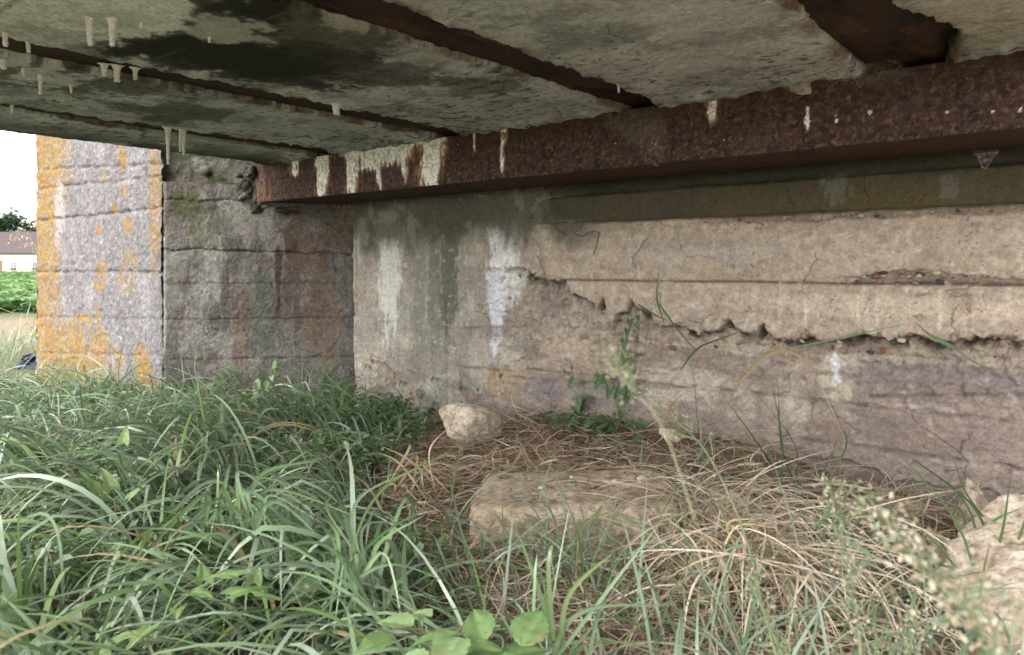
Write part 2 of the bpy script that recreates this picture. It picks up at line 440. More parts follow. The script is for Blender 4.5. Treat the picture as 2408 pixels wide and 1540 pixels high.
def wstreak(C, x, y0, y1, w0, w1, col, k, seed):
    a = wl(x, y0); b = wl(x, y1); return mix(C, col, k * streak(U, V, a[0], a[1], b[1], w0, w1, seed))
Cw = wstreak(Cw, 915, 500, 800, 0.10, 0.07, (0.52, 0.51, 0.455), 0.95, 41)
Cw = wstreak(Cw, 985, 520, 900, 0.05, 0.06, (0.19, 0.18, 0.145), 0.75, 42)
Cw = wstreak(Cw, 1055, 520, 800, 0.075, 0.05, (0.10, 0.105, 0.075), 0.9, 43)
Cw = wstreak(Cw, 1020, 560, 860, 0.04, 0.05, (0.13, 0.14, 0.095), 0.7, 48)
Cw = wstreak(Cw, 1185, 535, 720, 0.10, 0.07, (0.64, 0.625, 0.60), 0.95, 44)
Cw = wstreak(Cw, 1160, 640, 850, 0.045, 0.022, (0.66, 0.66, 0.72), 0.95, 45)
Cw = wstreak(Cw, 1215, 560, 690, 0.03, 0.02, (0.58, 0.55, 0.50), 0.7, 46)
Cw = wstreak(Cw, 1095, 780, 940, 0.05, 0.04, (0.20, 0.175, 0.145), 0.6, 47)
Cw = wblob(Cw, 1190, 830, 0.10, 0.13, (0.42, 0.38, 0.31), 0.6, seed=60)
Cw = wblob(Cw, 1180, 900, 0.13, 0.08, (0.34, 0.245, 0.155), 0.75, seed=61)
Cw = wblob(Cw, 860, 505, 0.16, 0.10, (0.085, 0.085, 0.055), 0.75, seed=62)
Cw = wblob(Cw, 1060, 505, 0.22, 0.07, (0.09, 0.08, 0.055), 0.75, seed=63)
Cw = wblob(Cw, 1290, 700, 0.08, 0.10, (0.20, 0.175, 0.15), 0.55, seed=64)
Cw = wblob(Cw, 1320, 820, 0.14, 0.06, (0.44, 0.36, 0.27), 0.6, seed=65)
Cw = wblob(Cw, 1280, 920, 0.12, 0.05, (0.21, 0.175, 0.18), 0.8, seed=66)
Cw = wblob(Cw, 1400, 930, 0.20, 0.04, (0.24, 0.20, 0.20), 0.6, seed=67)
Cw = wblob(Cw, 1960, 890, 0.06, 0.10, (0.52, 0.45, 0.35), 0.7, seed=68)
Cw = wblob(Cw, 1955, 870, 0.018, 0.055, (0.72, 0.71, 0.74), 0.9, rag=0.9, freq=25, seed=69)
Cw = wblob(Cw, 1870, 960, 0.05, 0.07, (0.50, 0.43, 0.34), 0.6, seed=70)
Cw = wblob(Cw, 2230, 900, 0.32, 0.055, (0.185, 0.155, 0.155), 0.8, rag=0.35, seed=71)
Cw = wblob(Cw, 2180, 965, 0.13, 0.012, (0.60, 0.52, 0.45), 0.7, rag=0.5, freq=15, seed=72)
Cw = wblob(Cw, 2260, 710, 0.035, 0.035, (0.16, 0.115, 0.075), 0.85, rag=0.6, freq=18, seed=73)
Cw = wblob(Cw, 2290, 1000, 0.35, 0.12, (0.25, 0.19, 0.165), 0.6, seed=74)
Cw = wblob(Cw, 2050, 1020, 0.30, 0.05, (0.22, 0.165, 0.135), 0.6, seed=75)
Cw = wblob(Cw, 1650, 600, 0.5, 0.03, (0.36, 0.33, 0.30), 0.5, seed=76)
Cw = wblob(Cw, 2100, 720, 0.4, 0.04, (0.48, 0.40, 0.31), 0.5, seed=77)
Cw = wblob(Cw, 1560, 900, 0.25, 0.09, (0.50, 0.43, 0.36), 0.55, seed=78)
Cw = wblob(Cw, 1740, 830, 0.12, 0.06, (0.48, 0.41, 0.33), 0.5, seed=79)
for xq, y0, y1 in [(2018, 680, 790), (2210, 680, 780), (2280, 690, 800), (1835, 660, 770), (1895, 700, 770), (2062, 705, 770)]:
    a, b = wl(xq, y0), wl(xq, y1)
    Cw = mix(Cw, (0.52, 0.46, 0.38) if xq % 4 else (0.19, 0.14, 0.10), 0.6 * np.exp(-((U - a[0]) / 0.006) ** 2) * ((V < a[1]) & (V > b[1])) * (fbm(U * 3, V * 18, xq, 3) > -0.25))
Cw = mix(Cw, (0.12, 0.105, 0.09), 0.9 * flk * 0.55)
Cw = mix(Cw, (0.085, 0.066, 0.056), 0.75 * SEAM)
grain = fbm(U * 60, V * 60, 99, 3)
Cw = Cw * (1 + 0.16 * grain)[..., None]
Cw = mix(Cw, (0.15, 0.125, 0.105), 0.5 * sst(0.34, 0.44, fbm(U * 20, V * 34, 100, 4)) * (0.35 + 0.65 * broken))
Cw = mix(Cw, (0.47, 0.42, 0.36), 0.35 * sst(0.34, 0.5, fbm(U * 16, V * 28, 101, 4)))
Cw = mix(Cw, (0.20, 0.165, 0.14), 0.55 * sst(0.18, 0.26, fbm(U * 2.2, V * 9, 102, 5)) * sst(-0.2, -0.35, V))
# fine dark fissures
cr1 = np.abs(fbm(U * 7, V * 7, 80, 4)); crk = (1 - sst(0.004, 0.014, cr1)) * sst(0.15, 0.4, fbm(U * 3, V * 3, 81, 2))
Cw = mix(Cw, (0.10, 0.08, 0.065), crk * 0.7); p = p - 0.004 * crk
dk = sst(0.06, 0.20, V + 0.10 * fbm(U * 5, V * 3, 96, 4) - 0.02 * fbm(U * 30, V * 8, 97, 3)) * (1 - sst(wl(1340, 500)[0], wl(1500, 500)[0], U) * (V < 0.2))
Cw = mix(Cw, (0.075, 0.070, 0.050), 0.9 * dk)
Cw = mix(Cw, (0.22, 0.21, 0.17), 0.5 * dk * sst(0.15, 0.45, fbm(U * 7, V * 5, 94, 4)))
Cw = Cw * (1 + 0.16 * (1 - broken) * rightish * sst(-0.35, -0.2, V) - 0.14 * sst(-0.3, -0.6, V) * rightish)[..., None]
labels = np.full(U.shape, 0)
xt = wl(1330, 500)[0]
labels[(V > 0.206) & (U > xt + 0.16 * fbm(V * 11, V * 0, 98, 4) - 0.25 * (V - 0.2))] = -1
labels[(V <= line1)] = 1
labels[(V <= E) & (eon > 0.3) & (V < line1)] = 2
labels[V < -0.46 + 0.01 * fbm(U * 3, U * 0, 82, 2)] = 3
labels[V < -0.70 + 0.012 * fbm(U * 3, U * 0, 83, 2)] = 4
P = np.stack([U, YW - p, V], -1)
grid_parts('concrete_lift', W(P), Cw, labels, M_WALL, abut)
# the bearing course above: a smooth yellowed band, mossy rough band over it
vb = np.arange(0.190, 0.47, 0.007); ub = np.arange(-3.66, 0.45, 0.007)
U2, V2 = np.meshgrid(ub, vb, indexing='ij')
left = 1 - sst(wl(1180, 500)[0], wl(1420, 500)[0], U2)
ln2 = 0.335 + 0.006 * fbm(U2 * 4, U2 * 0, 84, 3)
ledge = 0.205 + 0.003 * fbm(U2 * 5, U2 * 0, 85, 3)
p2 = 0.024 + 0.004 * fbm(U2 * 2, V2 * 3, 86, 3) + 0.002 * fbm(U2 * 20, V2 * 20, 87, 3)
p2 = p2 - 0.020 * (V2 > ln2) * (1 - left) + 0.010 * (V2 > ln2) * fbm(U2 * 12, V2 * 20, 88, 4)
p2 = p2 - 0.02 * np.exp(-((V2 - ln2) / 0.008) ** 2) * (0.5 + fbm(U2 * 5, U2 * 0, 89, 3))
p2 = p2 * (1 - left) + left * (0.004 + 0.008 * fbm(U2 * 8, V2 * 8, 90, 4))
p2 = p2 - 0.012 * left
p2 = p2 - 0.045 * (1 - sst(-0.001, 0.006, V2 - ledge))            # turns under at the lower edge
Cb = np.ones(U2.shape + (3,)) * np.array([0.135, 0.112, 0.066])
Cb = mix(Cb, (0.115, 0.10, 0.068), sst(-0.1, 0.5, fbm(U2 * 3, V2 * 4, 91, 4)) * 0.8)
Cb = mix(Cb, (0.16, 0.125, 0.055), 0.6 * sst(0.1, 0.5, fbm(U2 * 2, V2 * 2, 92, 3)))
Cb = mix(Cb, (0.070, 0.066, 0.046), (V2 > ln2) * (1 - left) * 0.85)
Cb = mix(Cb, (0.05, 0.066, 0.026), (V2 > ln2) * 0.7 * sst(0.0, 0.5, fbm(U2 * 3, V2 * 9, 93, 4)))
Cb = mix(Cb, (0.12, 0.11, 0.08), left * 0.85)
Cb = mix(Cb, (0.30, 0.29, 0.24), left * 0.7 * sst(0.1, 0.55, fbm(U2 * 7, V2 * 5, 94, 4)))
Cb = mix(Cb, (0.045, 0.045, 0.03), left * 0.7 * sst(0.1, 0.5, fbm(U2 * 6, V2 * 6, 95, 4)))
for xq, y0, y1, ww in [(1972, 412, 492, 0.04), (2230, 415, 470, 0.035)]:
    a, b = wl(xq, y0), wl(xq, y1)
    Cb = mix(Cb, (0.26, 0.25, 0.20), 0.6 * streak(U2, V2, a[0], a[1], b[1], ww, ww * 0.7, xq, 1.3, 0.7))
Cb = Cb * 0.58  # shade under the beam put into the colour of the whole course
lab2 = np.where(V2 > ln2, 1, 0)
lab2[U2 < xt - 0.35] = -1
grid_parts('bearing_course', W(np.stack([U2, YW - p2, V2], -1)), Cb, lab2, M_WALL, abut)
link('core', boxmesh('core', -3.60, 0.45, YW + 0.10, YW + 0.8, -0.6, CZ + 0.62, (0.3, 0.26, 0.2)), M_WALL, abut)
# embedded pebbles of the aggregate
def pebble_mesh(i):
    bm = bmesh.new(); bmesh.ops.create_icosphere(bm, subdivisions=2, radius=1)
    for v in bm.verts:
        n = v.co.normalized(); k = 1 + 0.25 * float(pn(n.x * 1.5 + i * 7.1, n.y * 1.5 + n.z, 5))
        v.co = Vector((n.x * k, n.y * k * 0.8, n.z * k * 0.75))
    me = bpy.data.meshes.new('pebble'); bm.to_mesh(me); bm.free()
    for f in me.polygons: f.use_smooth = True
    return me
M_PEB = [plain('pebble_dark', (0.045, 0.045, 0.05), 0.6, 0.4, 0.3, 40), plain('pebble_pale', (0.42, 0.35, 0.26), 0.7, 0.3, 0.2, 40),
         plain('pebble_red', (0.17, 0.08, 0.06), 0.7, 0.3, 0.3, 40), plain('pebble_brown', (0.24, 0.17, 0.12), 0.7, 0.3, 0.3, 40)]
PEB = []
for i in range(3):
    for m in M_PEB:
        me = pebble_mesh(i); me.materials.append(m); PEB.append(me)
spots = []
for _ in range(46):
    x = random.uniform(1990, 2400); y = 655 - abs(random.gauss(0, 12)) * (1.6 if 2060 < x < 2240 else 0.5) + random.uniform(-2, 12)
    spots.append((x, y, random.choice((5, 7, 9, 12, 17)) if 2050 < x < 2260 else random.choice((4, 6, 8))))
for _ in range(70):
    x = random.uniform(1640, 2400); y0 = 630 - 0.205 * FPX / (onY(x, 600, YW) @ FWD)
    spots.append((x, y0 + random.uniform(4, 32), random.choice((4, 5, 6, 8, 12))))
for _ in range(40):
    x = random.uniform(1450, 2400); spots.append((x, 800 + random.uniform(-5, 40), random.choice((4, 5, 6, 9, 14))))
for x, y, s in [(1718, 765, 14), (2125, 640, 17), (2060, 650, 20), (2165, 645, 16), (2120, 800, 16), (2140, 785, 18), (2100, 805, 14), (2220, 812, 15)]:
    spots.append((x, y, s))
for x, y, s in spots:
    q = onY(x, y, YW + 0.006); r = s / 2 * (q @ FWD) / FPX
    o = link('pebble', random.choice(PEB), None, None)
    o.parent = abut; o.location = Vector(W(q)) - abut.location
    o.scale = (r * random.uniform(1, 1.5), r * 1.5, r); o.rotation_euler = (random.uniform(-.3, .3), random.uniform(-.6, .6), random.uniform(-.3, .3))

# ================================================================== WING WALL (splayed shaded face, lit end face)
wing = empty('wing_wall', (-4.9, 2.3, 0.0), 'grey concrete wing wall with orange lichen on its sunlit end face', 'wall')
t_ = np.arange(0.0, WL_ + 0.03, 0.0065); hv = np.arange(-1.05, 0.503, 0.0065)
T, H = np.meshgrid(t_, hv, indexing='ij')
def wgh(x, y): return wg(x, y)
p = 0.008 * fbm(T * 2, H * 3, 110, 3) + 0.0045 * fbm(T * 14, H * 14, 111, 4) + 0.0025 * fbm(T * 55, H * 55, 112, 3)
Cg = np.ones(T.shape + (3,)) * np.array([0.215, 0.200, 0.180])
Cg = mix(Cg, (0.30, 0.285, 0.25), 0.75 * sst(0, 0.5, fbm(T * 5, H * 3, 113, 4)))
Cg = mix(Cg, (0.12, 0.105, 0.095), 0.75 * sst(0.05, 0.3, fbm(T * 9, H * 2.6, 114, 5)))
Cg = mix(Cg, (0.16, 0.115, 0.10), 0.6 * sst(0.0, 0.5, fbm(T * 4, H * 5, 115, 4)))
lifts = []
for x, y, seed, dep, rag in [(600, 597, 1, 0.016, 0.016), (600, 666, 2, 0.006, 0.003), (600, 749, 3, 0.008, 0.003), (450, 845, 4, 0.006, 0.01), (450, 470, 5, 0.010, 0.014)]:
    b = wg(x, y)[1]
    ln = b + rag * fbm(T * 7, T * 0, 120 + seed, 4)
    if y == 597: ln = ln + 0.03 * (1 - T / WL_)
    lifts.append(ln)
    p = p - dep * np.exp(-((H - ln) / 0.006) ** 2) * (0.6 + 0.8 * fbm(T * 10, T * 0, 130 + seed, 3)) - dep * 0.5 * (H < ln) * np.exp(-(ln - H) / 0.1)
    Cg = mix(Cg, (0.09, 0.08, 0.07), 0.6 * np.exp(-((H - ln) / 0.005) ** 2) * sst(-0.2, 0.3, fbm(T * 6, H * 0, 126 + seed, 3)))
def gst(C, x, y0, y1, w0, w1, col, k, seed):
    a = wg(x, y0); b = wg(x, y1); return mix(C, col, k * streak(T, H, a[0], a[1], b[1], w0, w1, seed))
def gbl(C, x, y, ru, rv, col, k, **kw):
    a = wg(x, y); return mix(C, col, k * blob(T, H, a[0], a[1], ru, rv, **kw))
Cg = gst(Cg, 740, 560, 860, 0.07, 0.06, (0.25, 0.16, 0.10), 0.5, 140)
Cg = gst(Cg, 780, 680, 880, 0.05, 0.05, (0.28, 0.185, 0.12), 0.42, 141)
Cg = gst(Cg, 655, 590, 760, 0.018, 0.012, (0.075, 0.05, 0.035), 0.9, 142)
Cg = gst(Cg, 690, 500, 700, 0.06, 0.05, (0.15, 0.10, 0.07), 0.7, 143)
Cg = gst(Cg, 620, 640, 850, 0.06, 0.08, (0.13, 0.145, 0.11), 0.7, 144)
Cg = gst(Cg, 570, 690, 900, 0.05, 0.05, (0.20, 0.13, 0.095), 0.6, 145)
Cg = gst(Cg, 500, 560, 720, 0.05, 0.05, (0.36, 0.35, 0.31), 0.7, 146)
Cg = gst(Cg, 530, 610, 800, 0.02, 0.03, (0.11, 0.085, 0.075), 0.75, 147)
Cg = gst(Cg, 460, 640, 840, 0.05, 0.06, (0.33, 0.32, 0.29), 0.6, 148)
Cg = gbl(Cg, 440, 485, 0.12, 0.09, (0.075, 0.085, 0.03), 0.75, seed=150)
Cg = gbl(Cg, 480, 540, 0.10, 0.10, (0.15, 0.155, 0.10), 0.6, seed=151)
Cg = gbl(Cg, 550, 500, 0.08, 0.08, (0.33, 0.32, 0.28), 0.6, seed=152)
Cg = gbl(Cg, 800, 540, 0.12, 0.12, (0.20, 0.15, 0.09), 0.6, seed=153)
Cg = gbl(Cg, 385, 700, 0.012, 0.3, (0.36, 0.35, 0.35), 0.8, seed=154)
Cg = mix(Cg, (0.10, 0.12, 0.055), 0.5 * sst(-0.45, -0.75, H) * sst(0, 0.4, fbm(T * 6, H * 6, 155, 3)))
# chipped arris along the corner
p = p - 0.02 * (1 - sst(0, 0.022, T + 0.012 * fbm(H * 16, H * 0, 156, 4)))
lab = np.zeros(T.shape, int)
for ln in (lifts[0], lifts[1], lifts[2], lifts[3]): lab += (H < ln)
lab += 1; lab[H > lifts[4]] = 0
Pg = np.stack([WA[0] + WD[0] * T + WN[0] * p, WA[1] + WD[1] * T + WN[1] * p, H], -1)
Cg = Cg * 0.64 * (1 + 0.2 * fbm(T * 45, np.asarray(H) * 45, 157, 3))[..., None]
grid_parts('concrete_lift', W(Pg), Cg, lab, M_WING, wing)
# lit end face
xs = np.arange(-6.23, WA[0] + 0.004, 0.009); hz2 = np.arange(-1.1, 1.30, 0.009)
X, H = np.meshgrid(xs, hz2, indexing='ij')
p = 0.010 * fbm(X * 2, H * 2, 160, 3) + 0.007 * fbm(X * 13, H * 15, 161, 4) + 0.005 * fbm(X * 45, H * 45, 162, 3)
Cp = np.ones(X.shape + (3,)) * np.array([0.165, 0.153, 0.153])
Cp = mix(Cp, (0.235, 0.22, 0.22), 0.7 * sst(0.05, 0.45, fbm(X * 5, H * 4, 163, 4)))
Cp = mix(Cp, (0.125, 0.114, 0.118), 0.7 * sst(0.1, 0.5, fbm(X * 8, H * 8, 164, 5)))
Cp = mix(Cp, (0.10, 0.09, 0.09), 0.4 * sst(0.25, 0.5, fbm(X * 30, H * 30, 165, 3)))
Cp = mix(Cp, (0.36, 0.345, 0.345), 0.4 * sst(0.3, 0.5, fbm(X * 34, H * 34, 166, 3)))
pl = []
for x, ya, yb_, dep, seed, rag in [(230, 520, 490, 0.025, 1, 0.02), (230, 640, 640, 0.020, 2, 0.02), (230, 745, 750, 0.008, 3, 0.012), (230, 830, 835, 0.010, 4, 0.02), (230, 445, 415, 0.014, 5, 0.012), (230, 400, 385, 0.02, 6, 0.02)]:
    a = pf(82, ya); b = pf(375, yb_)
    ln = a[1] + (X - a[0]) / (b[0] - a[0]) * (b[1] - a[1]) + rag * fbm(X * 5, X * 0, 170 + seed, 4)
    pl.append(ln)
    p = p - dep * np.exp(-((H - ln) / 0.010) ** 2) * (0.6 + 0.9 * fbm(X * 7, X * 0, 180 + seed, 3)) + 0.010 * np.exp(-((H - ln - 0.03) / 0.03) ** 2) * fbm(X * 9, H * 9, 190 + seed, 3)
    Cp = mix(Cp, (0.12, 0.105, 0.10), 0.75 * np.exp(-((H - ln) / 0.010) ** 2) * sst(-0.3, 0.3, fbm(X * 6, X * 0, 200 + seed, 3)))
def pbl(x, y, ru, rv, **kw):
    a = pf(x, y); return blob(X, H, a[0], a[1], ru, rv, **kw)
def och(C, m, k=1.0):
    pat = sst(-0.38, 0.10, fbm(X * 26, H * 20, 210, 5, 0.65))
    hue = sst(-0.3, 0.3, fbm(X * 6, H * 6, 211, 3))
    colr = np.array([0.25, 0.135, 0.028]) * (1 - hue[..., None]) + np.array([0.235, 0.155, 0.045]) * hue[..., None]
    return C + (colr - C) * np.clip(m * pat * k, 0, 1)[..., None]
lowp = pf(150, 760)[1]
xl = pf(82, 600)[0]
wid = 0.55 + 0.75 * sst(pf(100, 700)[1], pf(100, 860)[1], H)
Cp = och(Cp, 1 - sst(0.5, 1.15, (X - xl) / wid + 0.55 * fbm(X * 4, H * 1.7, 212, 4)), 1.0)
def ring(x, y, ru, rv, seed, fill=0.25):
    a = pf(x, y)
    d = np.sqrt(((X - a[0]) / ru) ** 2 + ((H - a[1]) / rv) ** 2) + 0.45 * fbm(X * 6, H * 6, seed, 4)
    return np.clip(np.exp(-((d - 0.85) / 0.16) ** 2) + fill * (d < 0.85), 0, 1)
for x, y, ru, rv, sd, fl in [(300, 640, 0.11, 0.11, 220, 0.15), (250, 850, 0.20, 0.16, 221, 0.3), (335, 850, 0.11, 0.10, 222, 0.9), (345, 900, 0.13, 0.12, 223, 0.9),
                             (237, 650, 0.12, 0.09, 224, 0.6), (285, 372, 0.06, 0.08, 225, 0.9), (298, 532, 0.05, 0.06, 226, 0.9), (230, 738, 0.04, 0.06, 227, 0.9),
                             (268, 490, 0.05, 0.05, 228, 0.9), (290, 450, 0.035, 0.05, 229, 0.9), (240, 408, 0.04, 0.05, 230, 0.9), (230, 540, 0.04, 0.05, 231, 0.9),
                             (195, 800, 0.22, 0.18, 232, 0.35), (235, 812, 0.10, 0.12, 233, 0.4)]:
    Cp = och(Cp, ring(x, y, ru, rv, sd, fl), 1.0)
Cp = och(Cp, pbl(365, 480, 0.07, 0.38, rag=0.5, seed=240), 0.8)
Cp = och(Cp, pbl(150, 400, 0.12, 0.25, rag=0.6, seed=241), 0.6)
Cp = mix(Cp, (0.33, 0.32, 0.32), 0.6 * pbl(140, 500, 0.09, 0.22, seed=242))
# ragged outer edge
p = p - 0.06 * (1 - sst(0, 0.05, X - xs[0] + 0.05 * fbm(H * 9, H * 0, 243, 4)))
p = p - 0.010 * (1 - sst(0, 0.02, WA[0] - X + 0.012 * fbm(H * 16, H * 0, 244, 4)))
lab = np.zeros(X.shape, int)
for ln in (pl[4], pl[0], pl[1], pl[2], pl[3]): lab += (H < ln)
edge_shift = np.where(X < xs[0] + 0.10, 0.045 * fbm(H * 8, H * 0, 245, 4) * (1 - (X - xs[0]) / 0.10), 0)
Pp = np.stack([X + edge_shift, WA[1] - p, H], -1)
grid_parts('concrete_lift', W(Pp), Cp, lab, M_PIER, wing)
# outer end return + body behind
YE = np.arange(WA[1], WA[1] + 0.9, 0.02); HE = np.arange(-1.1, 1.30, 0.02)
A, B = np.meshgrid(YE, HE, indexing='ij')
es = 0.045 * fbm(B * 8, B * 0, 245, 4)
Pe = np.stack([-6.23 + es + 0.01 * fbm(A * 9, B * 9, 246, 3), A + 0.05 * (A == YE[0]), B], -1)
Ce = mix(np.ones(A.shape + (3,)) * np.array([0.27, 0.25, 0.25]), (0.44, 0.26, 0.05), 0.7 * sst(-0.1, 0.4, fbm(A * 6, B * 3, 247, 3)))
grid_parts('end_return', W(Pe), Ce, np.zeros(A.shape, int), M_PIER, wing)
bm = bmesh.new()
poly = [(-6.15, 2.17), (-4.36, 2.17), (-3.66, 2.98), (-3.66, 3.6), (-6.15, 3.6)]
vs0 = [bm.verts.new((x, y, -0.4)) for x, y in poly]; vs1 = [bm.verts.new((x, y, CZ + 0.49)) for x, y in poly]
bm.faces.new(vs1); bm.faces.new(vs0[::-1])
for i in range(5): bm.faces.new((vs0[i], vs0[(i + 1) % 5], vs1[(i + 1) % 5], vs1[i]))
me = bpy.data.meshes.new('core'); bm.to_mesh(me); bm.free()
link('core', me, M_WING, wing)
# recessed seat block above the splayed face
t2 = np.arange(-0.02, WL_ + 0.2, 0.009); h2 = np.arange(0.46, 0.78, 0.009)
T, H = np.meshgrid(t2, h2, indexing='ij')
p = -0.055 + 0.012 * fbm(T * 7, H * 7, 250, 4) + 0.006 * fbm(T * 25, H * 25, 251, 3)
for (x, y, r) in [(595, 408, 0.030), (555, 412, 0.022), (480, 400, 0.03)]:
    a = wg(x, y); d = np.hypot(T - a[0], H - a[1])
    p = p + 0.030 * np.sqrt(np.clip(1 - (d / r) ** 2, 0, 1))
Cs = np.ones(T.shape + (3,)) * np.array([0.115, 0.105, 0.085])
Cs = mix(Cs, (0.06, 0.075, 0.03), 0.8 * sst(-0.1, 0.4, fbm(T * 5, H * 8, 252, 4)))
Cs = mix(Cs, (0.24, 0.225, 0.19), 0.8 * sst(0.15, 0.5, fbm(T * 9, H * 9, 253, 4)))
Cs = Cs * 0.7
grid_parts('seat_block', W(np.stack([WA[0] + WD[0] * T + WN[0] * p, WA[1] + WD[1] * T + WN[1] * p, H], -1)), Cs, np.zeros(T.shape, int), M_WING, wing)
# top of the lower body (ledge) and upper body core
ov = np.array([[WA[0] + 0.008, WA[1] + 0.008, 0.494], [WB[0], WB[1], 0.494], [WB[0] - 0.2, WB[1] + 0.2, 0.494], [WA[0] - 0.2, WA[1] + 0.2, 0.494]])
link('ledge', mesh_np('ledge', W(ov), [(0, 1, 2, 3)], np.tile([0.13, 0.12, 0.1], (4, 1))), M_WING, wing)
bm = bmesh.new()
poly = [(-6.15, 2.17), (-4.46, 2.17), (-3.78, 3.05), (-3.78, 3.6), (-6.15, 3.6)]
vs0 = [bm.verts.new((x, y, CZ + 0.47)) for x, y in poly]; vs1 = [bm.verts.new((x, y, CZ + 1.29)) for x, y in poly]
bm.faces.new(vs1); bm.faces.new(vs0[::-1])
for i in range(5): bm.faces.new((vs0[i], vs0[(i + 1) % 5], vs1[(i + 1) % 5], vs1[i]))
me = bpy.data.meshes.new('upper_core'); bm.to_mesh(me); bm.free()
link('upper_core', me, M_WING, wing)

# ================================================================== DECK
deck = empty('bridge_deck', (-1.9, 1.0, CZ + HC), 'stained concrete bridge deck with rusted girder flanges seen from below', 'bridge deck')
SX0, SX1, SY0, SY1 = -3.92, 0.10, -0.4, 3.35  # unseen deck end behind the camera is cut short to let light in
GIRD = [-3.29, -2.39, -1.405, -0.515]; GW = 0.085
yy = np.concatenate([np.arange(SY0, 0.3, 0.05), np.arange(0.3, SY1, 0.0068)])
xx = np.arange(SX0, SX1 + 0.003, 0.0068)
X, Y = np.meshgrid(xx, yy, indexing='ij')
z = HC + 0.010 * fbm(X * 1.2, Y * 1.2, 300, 3) + 0.0035 * fbm(X * 9, Y * 14, 301, 4) + 0.002 * fbm(X * 40, Y * 40, 302, 3)
Cd = np.ones(X.shape + (3,)) * np.array([0.50, 0.505, 0.465])
Cd = mix(Cd, (0.62, 0.62, 0.585), 0.85 * sst(0.0, 0.5, fbm(X * 2, Y * 2.6, 303, 4)))
Cd = mix(Cd, (0.28, 0.285, 0.255), 0.8 * sst(0.0, 0.45, fbm(X * 3.4, Y * 4, 304, 5)))
Cd = mix(Cd, (0.10, 0.095, 0.08), 0.85 * sst(0.20, 0.32, fbm(X * 11, Y * 24, 305, 5)) * sst(-0.1, 0.35, fbm(X * 1.6, Y * 1.6, 306, 3)))
Cd = mix(Cd, (0.62, 0.62, 0.57), 0.6 * sst(0.15, 0.5, fbm(X * 6, Y * 9, 307, 4)))
Cd = mix(Cd, (0.07, 0.068, 0.055), 0.8 * sst(0.30, 0.40, fbm(X * 24, Y * 44, 308, 4)) * sst(-0.3, 0.3, fbm(X * 3, Y * 3, 309, 2) + 0.8 * sst(2.0, 2.45, Y) - 0.1))
Cd = mix(Cd, (0.22, 0.22, 0.20), 0.55 * sst(0.10, 0.40, fbm(X * 4, Y * 5, 323, 6, 0.65)))
Cd = Cd * (1 + 0.14 * fbm(X * 50, Y * 50, 324, 3))[..., None]
dstrip = np.full(X.shape, 9.0)
for i, g in enumerate(GIRD):
    wv = GW + 0.018 * fbm(Y * 3 + i * 9, Y * 0 + i, 310 + i, 4) + 0.010 * fbm(X * 25, Y * 25, 315 + i, 3)
    if i == 3:   # the concrete has broken away wide around the near girder at the bearing
        wv = wv + 0.10 * np.exp(-((Y - 2.25) / 0.22) ** 2) * (X > g) + 0.03 * (X < g) * sst(1.6, 2.3, Y)
    wv = wv * (0.55 + 0.45 * sst(0.9, 1.6, Y)) if i == 0 else wv
    dstrip = np.minimum(dstrip, np.abs(X - g) - wv)
hole = 1 - sst(-0.012, 0.004, dstrip)
z = z + 0.06 * hole
rim = np.exp(-(np.clip(dstrip, 0, 1) / 0.035) ** 2) * (1 - hole)
z = z + 0.010 * rim * fbm(X * 18, Y * 18, 320, 3)
Cd = mix(Cd, (0.13, 0.065, 0.028), 0.9 * rim * sst(-0.15, 0.35, fbm(X * 7, Y * 7, 321, 4)))
Cd = mix(Cd, (0.52, 0.50, 0.45), 0.8 * np.exp(-((dstrip - 0.05) / 0.03) ** 2) * sst(0.05, 0.4, fbm(X * 5, Y * 5, 322, 4)))
Cd = mix(Cd, (0.03, 0.02, 0.012), hole * 0.9)
def dbl(C, x, y, ru, rv, col, k, ang=0, **kw):
    kw.setdefault('soft', 0.45); kw.setdefault('rag', 0.75)
    a = cl(x, y); return mix(C, col, k * blob(X, Y, a[0], a[1], ru, rv, **kw))
mold = (0.018, 0.018, 0.012)
Cd = dbl(Cd, 560, 120, 0.30, 0.42, mold, 0.95, freq=4, seed=330)
Cd = dbl(Cd, 400, 70, 0.40, 0.15, mold, 0.85, freq=4, seed=331)
Cd = dbl(Cd, 700, 55, 0.25, 0.22, (0.06, 0.06, 0.035), 0.8, freq=4, seed=332)
Cd = dbl(Cd, 60, 60, 0.16, 0.10, mold, 0.85, freq=4, seed=333)
Cd = dbl(Cd, 880, 175, 0.15, 0.20, (0.07, 0.066, 0.055), 0.8, freq=7, seed=334)
Cd = dbl(Cd, 1130, 200, 0.16, 0.12, (0.09, 0.085, 0.07), 0.7, freq=8, seed=335)
Cd = dbl(Cd, 130, 180, 0.26, 0.30, (0.09, 0.088, 0.065), 0.85, freq=6, seed=336)
Cd = dbl(Cd, 420, 265, 0.20, 0.16, (0.055, 0.055, 0.035), 0.8, freq=6, seed=337)
for x, y, ru, rv, sd in [(110, 78, .20, .06, 1), (230, 112, .20, .07, 2), (350, 100, .22, .07, 3), (480, 125, .25, .12, 4), (600, 12, .40, .10, 5), (330, 4, .5, .06, 6), (640, 160, .16, .14, 7)]:
    Cd = dbl(Cd, x, y, ru, rv, mold, 0.9, freq=6, seed=3600 + sd)
Cd = dbl(Cd, 250, 45, 0.36, 0.11, (0.84, 0.84, 0.77), 0.98, freq=6, seed=338)
Cd = dbl(Cd, 40, 20, 0.30, 0.10, (0.78, 0.78, 0.70), 0.98, freq=6, seed=339)
Cd = dbl(Cd, 530, 65, 0.10, 0.10, (0.58, 0.58, 0.50), 0.8, freq=9, seed=340)
Cd = dbl(Cd, 880, 45, 0.10, 0.10, (0.48, 0.45, 0.38), 0.8, freq=8, seed=341)
